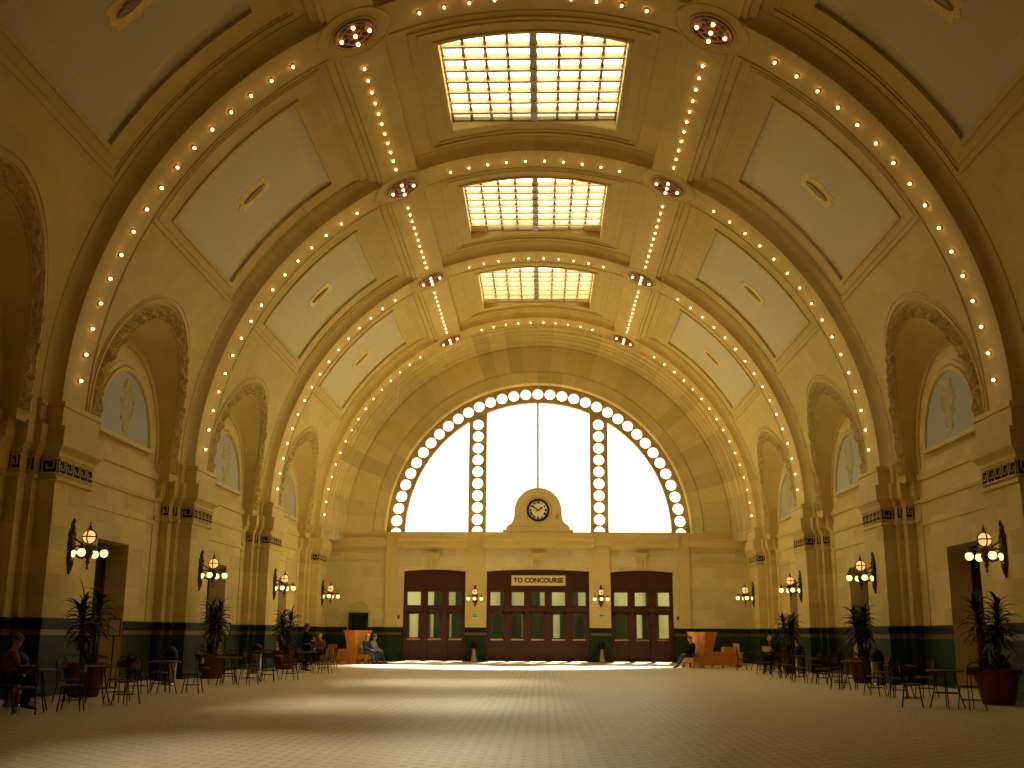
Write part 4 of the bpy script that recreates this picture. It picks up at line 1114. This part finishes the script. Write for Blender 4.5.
for gi, (x, y, angs, wd) in enumerate(GROUPS):
    o = copy_tree(tb) if ut else tb; ut = True
    o.location = (x, y, 0); o.rotation_euler = (0, 0, random.uniform(0, 1)); tag(o, 'round cafe table ' + wd, 'cafe table', 'round cafe tables')
    for k, a in enumerate(angs):
        o = copy_tree(chp) if uc else chp; uc = True
        t = R(a); d = .66 + .08 * hsh(gi, k)
        o.location = (x + d * cos(t), y + d * sin(t), 0); o.rotation_euler = (0, 0, t + pi / 2 + .3 * (hsh(k, gi) - .5))
        pos = 'near side' if sin(t) < -.35 else ('far side' if sin(t) > .8 else ('floor side' if cos(t) * (-1 if x > 0 else 1) > 0 else 'wall side'))
        tag(o, 'black cafe chair at the table %s, %s' % (wd, pos), 'cafe chair', 'black cafe chairs')

# ------------------------------------------------------------------ oak benches
def bench(x, y, sg, label, rz=0.):
    """sg=+1: open seat end faces +X"""
    rt = empty('oak_bench', (x, y, 0), rz)
    def bx(m, a, b, *r): m.box(*sorted((sg * a, sg * b)), *r)
    m = MB(); bx(m, -1.70, .42, -.47, .47, .12, .64); bx(m, -1.75, .45, -.5, .5, .62, .68); bx(m, -1.73, .44, -.49, .49, .10, .16)
    for q in (-1.68, -.70, .32):
        for yy in (-.46, .38): bx(m, q, q + .1, yy, yy + .08, 0, .12)
    for q in (-1.6, -.9, -.2): bx(m, q, q + .55, -.49, -.47, .22, .56)
    m.build('plinth_box', M['oak'], rt)
    m = MB(); bx(m, .45, .98, -.5, .5, .38, .44); bx(m, .45, .92, -.46, .46, .24, .38); m.build('seat', M['oak'], rt)
    for yy in (-.46, .38):
        for xa in (.50, .84): m = MB(); bx(m, xa, xa + .08, yy, yy + .08, 0, .24); m.build('leg', M['oak'], rt)
    m = MB()
    a, b = sorted((sg * -.12, sg * .33)); c, d = sorted((sg * -.22, sg * .43))
    m.frustum((a, b, -.46, .46), (c, d, -.70, .70), .68, 1.52); m.box(c - .03, d + .03, -.74, .74, 1.52, 1.57)
    f0, f1 = (b, d) if sg > 0 else (a, c)
    m.add([(f0 + sg * .03, -.34, .78), (f0 + sg * .03, .34, .78), (f1 + sg * .01, .56, 1.42), (f1 + sg * .01, -.56, 1.42), (f0, -.34, .78), (f0, .34, .78), (f1 - sg * .03, .56, 1.42), (f1 - sg * .03, -.56, 1.42)], [(0, 1, 2, 3), (0, 4, 5, 1), (1, 5, 6, 2), (2, 6, 7, 3), (3, 7, 4, 0)])
    m.build('high_back', M['oak'], rt)
    m = MB(); bx(m, -1.70, -1.2, .1, .46, .68, .90); m.build('side_arm', M['oak'], rt)
    tag(rt, label, 'bench', 'high backed oak benches')
bench(-8.80, 53.95, 1, 'golden oak bench with flaring high back under the green doorway', R(-25))
bench(7.62, 50.7, -1, 'golden oak bench with flaring high back with one lounging person', R(25))

# ------------------------------------------------------------------ people
def skin_obj(name, joints, edges, mat, parent, level=2, root=0):
    me = bpy.data.meshes.new(name); me.from_pydata([j[:3] for j in joints], edges, []); me.update()
    me.materials.append(mat)
    o = bpy.data.objects.new(name, me); COL.objects.link(o); o.parent = parent
    md = o.modifiers.new('skin', 'SKIN'); md.use_smooth_shade = True
    if not me.skin_vertices: pass
    sv = me.skin_vertices[0].data
    for i, j in enumerate(joints):
        r = j[3]; sv[i].radius = (r, r) if not isinstance(r, tuple) else r
        sv[i].use_root = (i == root)
    sd = o.modifiers.new('sub', 'SUBSURF'); sd.levels = level; sd.render_levels = level
    return o
def lerp(a, b, t): return tuple(a[i] + (b[i] - a[i]) * t for i in range(3))
def person(x, y, rz, pose, mats, label, hair='short', z=0.):
    """pose: dict of joint positions, figure faces +Y in its own frame."""
    rt = empty('person', (x, y, z), rz)
    P = pose; J = []; E_ = []
    def add(p, r, par=None):
        J.append((*p, r)); i = len(J) - 1
        if par is not None: E_.append((par, i))
        return i
    pel = add(P['pelvis'], .13); wa = add(lerp(P['pelvis'], P['chest'], .45), .115, pel); ch = add(P['chest'], .135, wa)
    nk = add(P['neck'], .055, ch); hd = Vector(P['head']); n0 = Vector(P['neck'])
    up = (hd - n0).normalized(); fw = Vector(P.get('face', (0, 1, 0))); fw = (fw - up * fw.dot(up)).normalized(); sd = fw.cross(up)
    j0 = add(tuple(n0.lerp(hd, .45) + fw * .01), .062, nk); j1 = add(tuple(hd - up * .03 + fw * .015), .085, j0); j2 = add(tuple(hd + up * .05), .09, j1); add(tuple(hd + up * .10), .06, j2)
    nb = hd + fw * .085 - up * .01; add(tuple(nb + fw * .025), .014, j1)
    for s_ in (-1, 1):
        add(tuple(hd + sd * s_ * .095 - up * .01), .018, j1)
        sh, el, wr = [Vector(P[k + ('L' if s_ < 0 else 'R')]) for k in ('sh', 'el', 'wr')]
        a = add(tuple(sh), .055, ch); b = add(tuple(el), .042, a); c = add(tuple(wr), .028, b)
        d = (wr - el).normalized(); lat = d.orthogonal().normalized()
        pm = add(tuple(wr + d * .055), .030, c)
        for fi, (off, L) in enumerate(((-.033, .075), (-.011, .085), (.011, .08), (.033, .062))):
            k1 = add(tuple(wr + d * .095 + lat * off), .0095, pm); bend = d.cross(lat) * .03
            k2 = add(tuple(wr + d * (.095 + L * .6) + lat * off * 1.1 + bend * .5), .0085, k1); add(tuple(wr + d * (.095 + L) + lat * off * 1.1 + bend * 1.3), .007, k2)
        t1 = add(tuple(wr + d * .04 - lat * .045), .011, pm); add(tuple(wr + d * .085 - lat * .065), .009, t1)
        hp, kn, an, to = [Vector(P[k + ('L' if s_ < 0 else 'R')]) for k in ('hip', 'kn', 'an', 'toe')]
        a = add(tuple(hp), .085, pel); b = add(tuple(kn), .055, a); c = add(tuple(an), .038, b); add(tuple(to), .028, c)
    skin_obj('body', J, E_, M['skin'], rt)
    # eyes
    for s_ in (-1, 1):
        m = MB(); m.ball(tuple(hd + sd * s_ * .033 + fw * .088 + up * .012), .011, 8, 5); m.build('eye', M['eye'], rt, smooth=True)
    # jacket
    J2 = []; E2 = []
    def add2(p, r, par=None):
        J2.append((*p, r)); i = len(J2) - 1
        if par is not None: E2.append((par, i))
        return i
    a0 = add2(lerp(P['pelvis'], P['chest'], -.05), .16); a1 = add2(lerp(P['pelvis'], P['chest'], .5), .145, a0); a2 = add2(P['chest'], .165, a1); add2(lerp(P['chest'], P['neck'], .75), .08, a2)
    for k in 'LR':
        s1 = add2(P['sh' + k], .078, a2); s2 = add2(P['el' + k], .06, s1); add2(lerp(P['el' + k], P['wr' + k], .95), .045, s2)
    skin_obj('jacket', J2, E2, M[mats[0]], rt)
    J2, E2 = [], []
    a0 = add2(P['pelvis'], .155)
    for k in 'LR':
        s1 = add2(P['hip' + k], .105, a0); s2 = add2(P['kn' + k], .075, s1); add2(lerp(P['kn' + k], P['an' + k], .96), .06, s2)
    skin_obj('trousers', J2, E2, M[mats[1]], rt)
    for k in 'LR':
        an, to = Vector(P['an' + k]), Vector(P['toe' + k]); d = (to - an); d.normalize()
        base = an + Vector((0, 0, -.045)); m = MB()
        rows = []
        fwd = Vector((to.x - an.x, to.y - an.y, to.z - an.z)).normalized(); sdv = fwd.cross(Vector((0, 0, 1))).normalized(); upv = sdv.cross(fwd)
        for t, w, h in ((-.08, .03, .06), (-.05, .042, .09), (.02, .045, .10), (.09, .05, .065), (.16, .045, .05), (.20, .02, .03)):
            c = base + fwd * t
            rows.append([tuple(c + sdv * w * cos(u) + upv * (h / 2 * sin(u) + h / 2 - .02)) for u in [2 * pi * q / 10 for q in range(10)]])
        m.grid(rows, closeu=True); m.add(rows[0], [tuple(range(10))]); m.add(rows[-1], [tuple(reversed(range(10)))])
        m.build('shoe', M['black'], rt, smooth=True)
    # hair
    m = MB(); rows = []
    for i in range(7):
        a = pi * .56 * i / 6 if hair == 'short' else pi * .70 * i / 6
        row = []
        for j in range(16):
            u = 2 * pi * j / 16; f = cos(u)
            aa = a * (1 - .30 * max(0, f)) if i else 0
            r = .112 + (.01 if f < 0 else 0)
            q = hd + up * .035 + (fw * f + sd * sin(u)) * r * sin(aa) + up * r * 1.05 * cos(aa)
            if hair == 'long' and i == 6 and f < .3: q = q - up * .10
            row.append(tuple(q))
        rows.append(row)
    m.grid(rows, closeu=True)
    m.build('hair', M[mats[2]], rt, smooth=True)
    tag(rt, label, 'person'); return rt
STAND = dict(pelvis=(0, 0, .96), chest=(0, .0, 1.32), neck=(0, .01, 1.50), head=(0, .04, 1.65), face=(0, 1, -.1),
             shL=(-.18, 0, 1.43), elL=(-.24, -.04, 1.14), wrL=(-.17, .16, 1.02), shR=(.18, 0, 1.43), elR=(.23, .0, 1.14), wrR=(.13, .22, 1.14),
             hipL=(-.09, 0, .90), knL=(-.10, .02, .50), anL=(-.11, -.02, .09), toeL=(-.14, .14, .05), hipR=(.09, 0, .90), knR=(.11, .05, .50), anR=(.12, .06, .09), toeR=(.16, .22, .05))
def sit(h=.46, lean=.0, reach=.45, legout=.0, head=(0, .05), hands=.62):
    return dict(pelvis=(0, 0, h + .10), chest=(0, lean, h + .46), neck=(0, lean + .03, h + .64), head=(head[0], lean + .03 + head[1], h + .80), face=(head[0], 1, -.35),
                shL=(-.18, lean, h + .57), elL=(-.24, lean + .08, h + .30), wrL=(-.12, reach, hands), shR=(.18, lean, h + .57), elR=(.24, lean + .10, h + .30), wrR=(.12, reach, hands),
                hipL=(-.10, .04, h + .09), knL=(-.13, .46, h + .08), anL=(-.13, .48 + legout, .09), toeL=(-.15, .64 + legout, .06), hipR=(.10, .04, h + .09), knR=(.13, .46, h + .08), anR=(.14, .44 + legout * .7, .09), toeR=(.16, .60 + legout * .7, .06))
person(-8.95, 43.1, R(-75), STAND, ('suit', 'suit', 'hairb'), 'person in a dark suit standing beside the orange pot holding a white cup')
m = MB(); m.lathe([(.032, 0), (.042, .11), (.044, .115), (.0, .115)], 14); o = m.build('paper_cup', M['paper'], smooth=True); o.location = (-8.60, 43.02, 1.16); tag(o, 'white paper cup in the hand of the standing person in the dark suit', 'cup')
person(-8.24, 53.45, R(-112), sit(.44, .02, .42, .12, hands=.66), ('navy', 'jeans', 'hairl'), 'fair-haired person in navy top and jeans on the near corner of the oak bench seat', 'long')
person(-8.03, 53.93, R(-108), sit(.44, .10, .50, .16, hands=.62), ('grey', 'jeans', 'hairb'), 'person in a grey top and jeans leaning forward on the far bench corner')
m = MB()
rows = [[(.17 * s_ * cos(u), .10 * s_ * sin(u), z) for u in [2 * pi * q / 14 for q in range(14)]] for z, s_ in ((0, .9), (.05, 1.05), (.2, 1.), (.32, .8), (.38, .45), (.40, .1))]
m.grid(rows, closeu=True); m.cur = 0; o = m.build('shoulder_bag', M['rust'], smooth=True); o.location = (-8.38, 53.12, .445); o.scale = (.55, .8, .8); tag(o, 'rust and white bag resting on the oak bench seat beside the fair-haired person', 'bag')
m = MB(); m.tube([(-.12, 0, .3), (-.08, 0, .5), (.08, 0, .5), (.12, 0, .3)], .012, 6); m.build('strap', M['white'], o)
person(-10.3, 53.0, R(165), sit(.46, .05, .42, .0, hands=.72), ('rust', 'suit', 'hairg'), 'grey-haired person in rust clothes on the wall side of the left bench', 'short')
person(6.99, 50.42, R(108), sit(.44, -.03, .34, .30, head=(0, .06), hands=.60), ('suit', 'jeans', 'hairb'), 'person in dark top and jeans lounging on the right bench with legs stretched out')
person(9.35, 44.55, R(150), sit(.46, .03, .46, .0, hands=.82), ('suit', 'suit', 'hairg'), 'person in black reading a paper seated in front of the right palm')
person(-9.95, 20.9, R(-50), sit(.46, .12, .42, .0, hands=.78), ('rust', 'suit', 'hairb'), 'person in a rust top bent over the cafe table at the far left edge')
# seats under the sitters away from the benches
for (px, py, rz, wd) in ((-10.3, 53.0, R(165), 'under the grey-haired person beside the left bench'), (9.35, 44.55, R(150), 'under the person in black reading'), (-9.95, 20.9, R(-50), 'under the person in the rust top at the far left')):
    o = copy_tree(chp); o.location = (px, py, 0); o.rotation_euler = (0, 0, rz); tag(o, 'thin black cafe chair ' + wd, 'cafe chair', 'black cafe chairs')
m = MB(); m.grid([[(-.2, 0, 0), (-.19, .03, .26)], [(-.01, .03, 0), (0, .05, .26)], [(.2, 0, 0), (.19, .03, .26)]]); m.grid([[(-.2, -.004, 0), (-.19, .026, .26)], [(-.01, .026, 0), (0, .046, .26)], [(.2, -.004, 0), (.19, .026, .26)]])
o = m.build('newspaper', M['white']); o.location = (9.10, 44.02, .82); o.rotation_euler = (R(-30), 0, R(150)); tag(o, 'open white newspaper held by the person in black on the right', 'newspaper')
m = MB(); m.box(-.14, .14, -.1, .1, 0, .22); m.box(-.05, .05, -.015, .015, .22, .27); o = m.build('satchel', M['suit']); o.location = (-9.6, 54.3, .685); tag(o, 'small dark satchel on top of the left oak bench beside its high back', 'bag')
m = MB(); m.lathe([(.05, 0), (.055, .12), (.03, .17), (.03, .2)], 12); o = m.build('white_bottle', M['white'], smooth=True); o.location = (8.5, 51.15, .685); tag(o, 'small pale bottle on top of the right oak bench', 'bottle')

# the palms' neighbours: hanging pendant plate over nothing else needed
# ------------------------------------------------------------------ light
w = bpy.data.worlds.new('sky'); S.world = w; w.use_nodes = True
bg = w.node_tree.nodes['Background']; bg.inputs['Color'].default_value = (1., .93, .60, 1); bg.inputs['Strength'].default_value = 5.0
sl = bpy.data.lights.new('sun', 'SUN'); so = bpy.data.objects.new('sun', sl); COL.objects.link(so)
sl.energy = 63; sl.angle = R(5.5); sl.color = (1, .94, .78)
so.rotation_euler = Vector((-.15, -.93, -1.0)).to_track_quat('-Z', 'Y').to_euler()
ar = bpy.data.lights.new('concourse_lamps', 'AREA'); ao = bpy.data.objects.new('concourse_lamps', ar); COL.objects.link(ao)
ar.shape = 'RECTANGLE'; ar.size = 20; ar.size_y = 4; ar.energy = 250; ar.color = (1, .95, .75); ao.location = (0, YEND + 4.4, 6.1)

S.view_settings.view_transform = 'Standard'; S.view_settings.look = 'None'; S.view_settings.gamma = 1; S.view_settings.exposure = -.6; S.view_settings.use_curve_mapping = False
c = S.cycles
c.max_bounces = 10; c.diffuse_bounces = 6; c.glossy_bounces = 3; c.transmission_bounces = 5; c.transparent_max_bounces = 8
c.sample_clamp_indirect = 6; c.use_denoising = True; c.caustics_reflective = False; c.caustics_refractive = False
c.use_adaptive_sampling = True; c.adaptive_threshold = .015
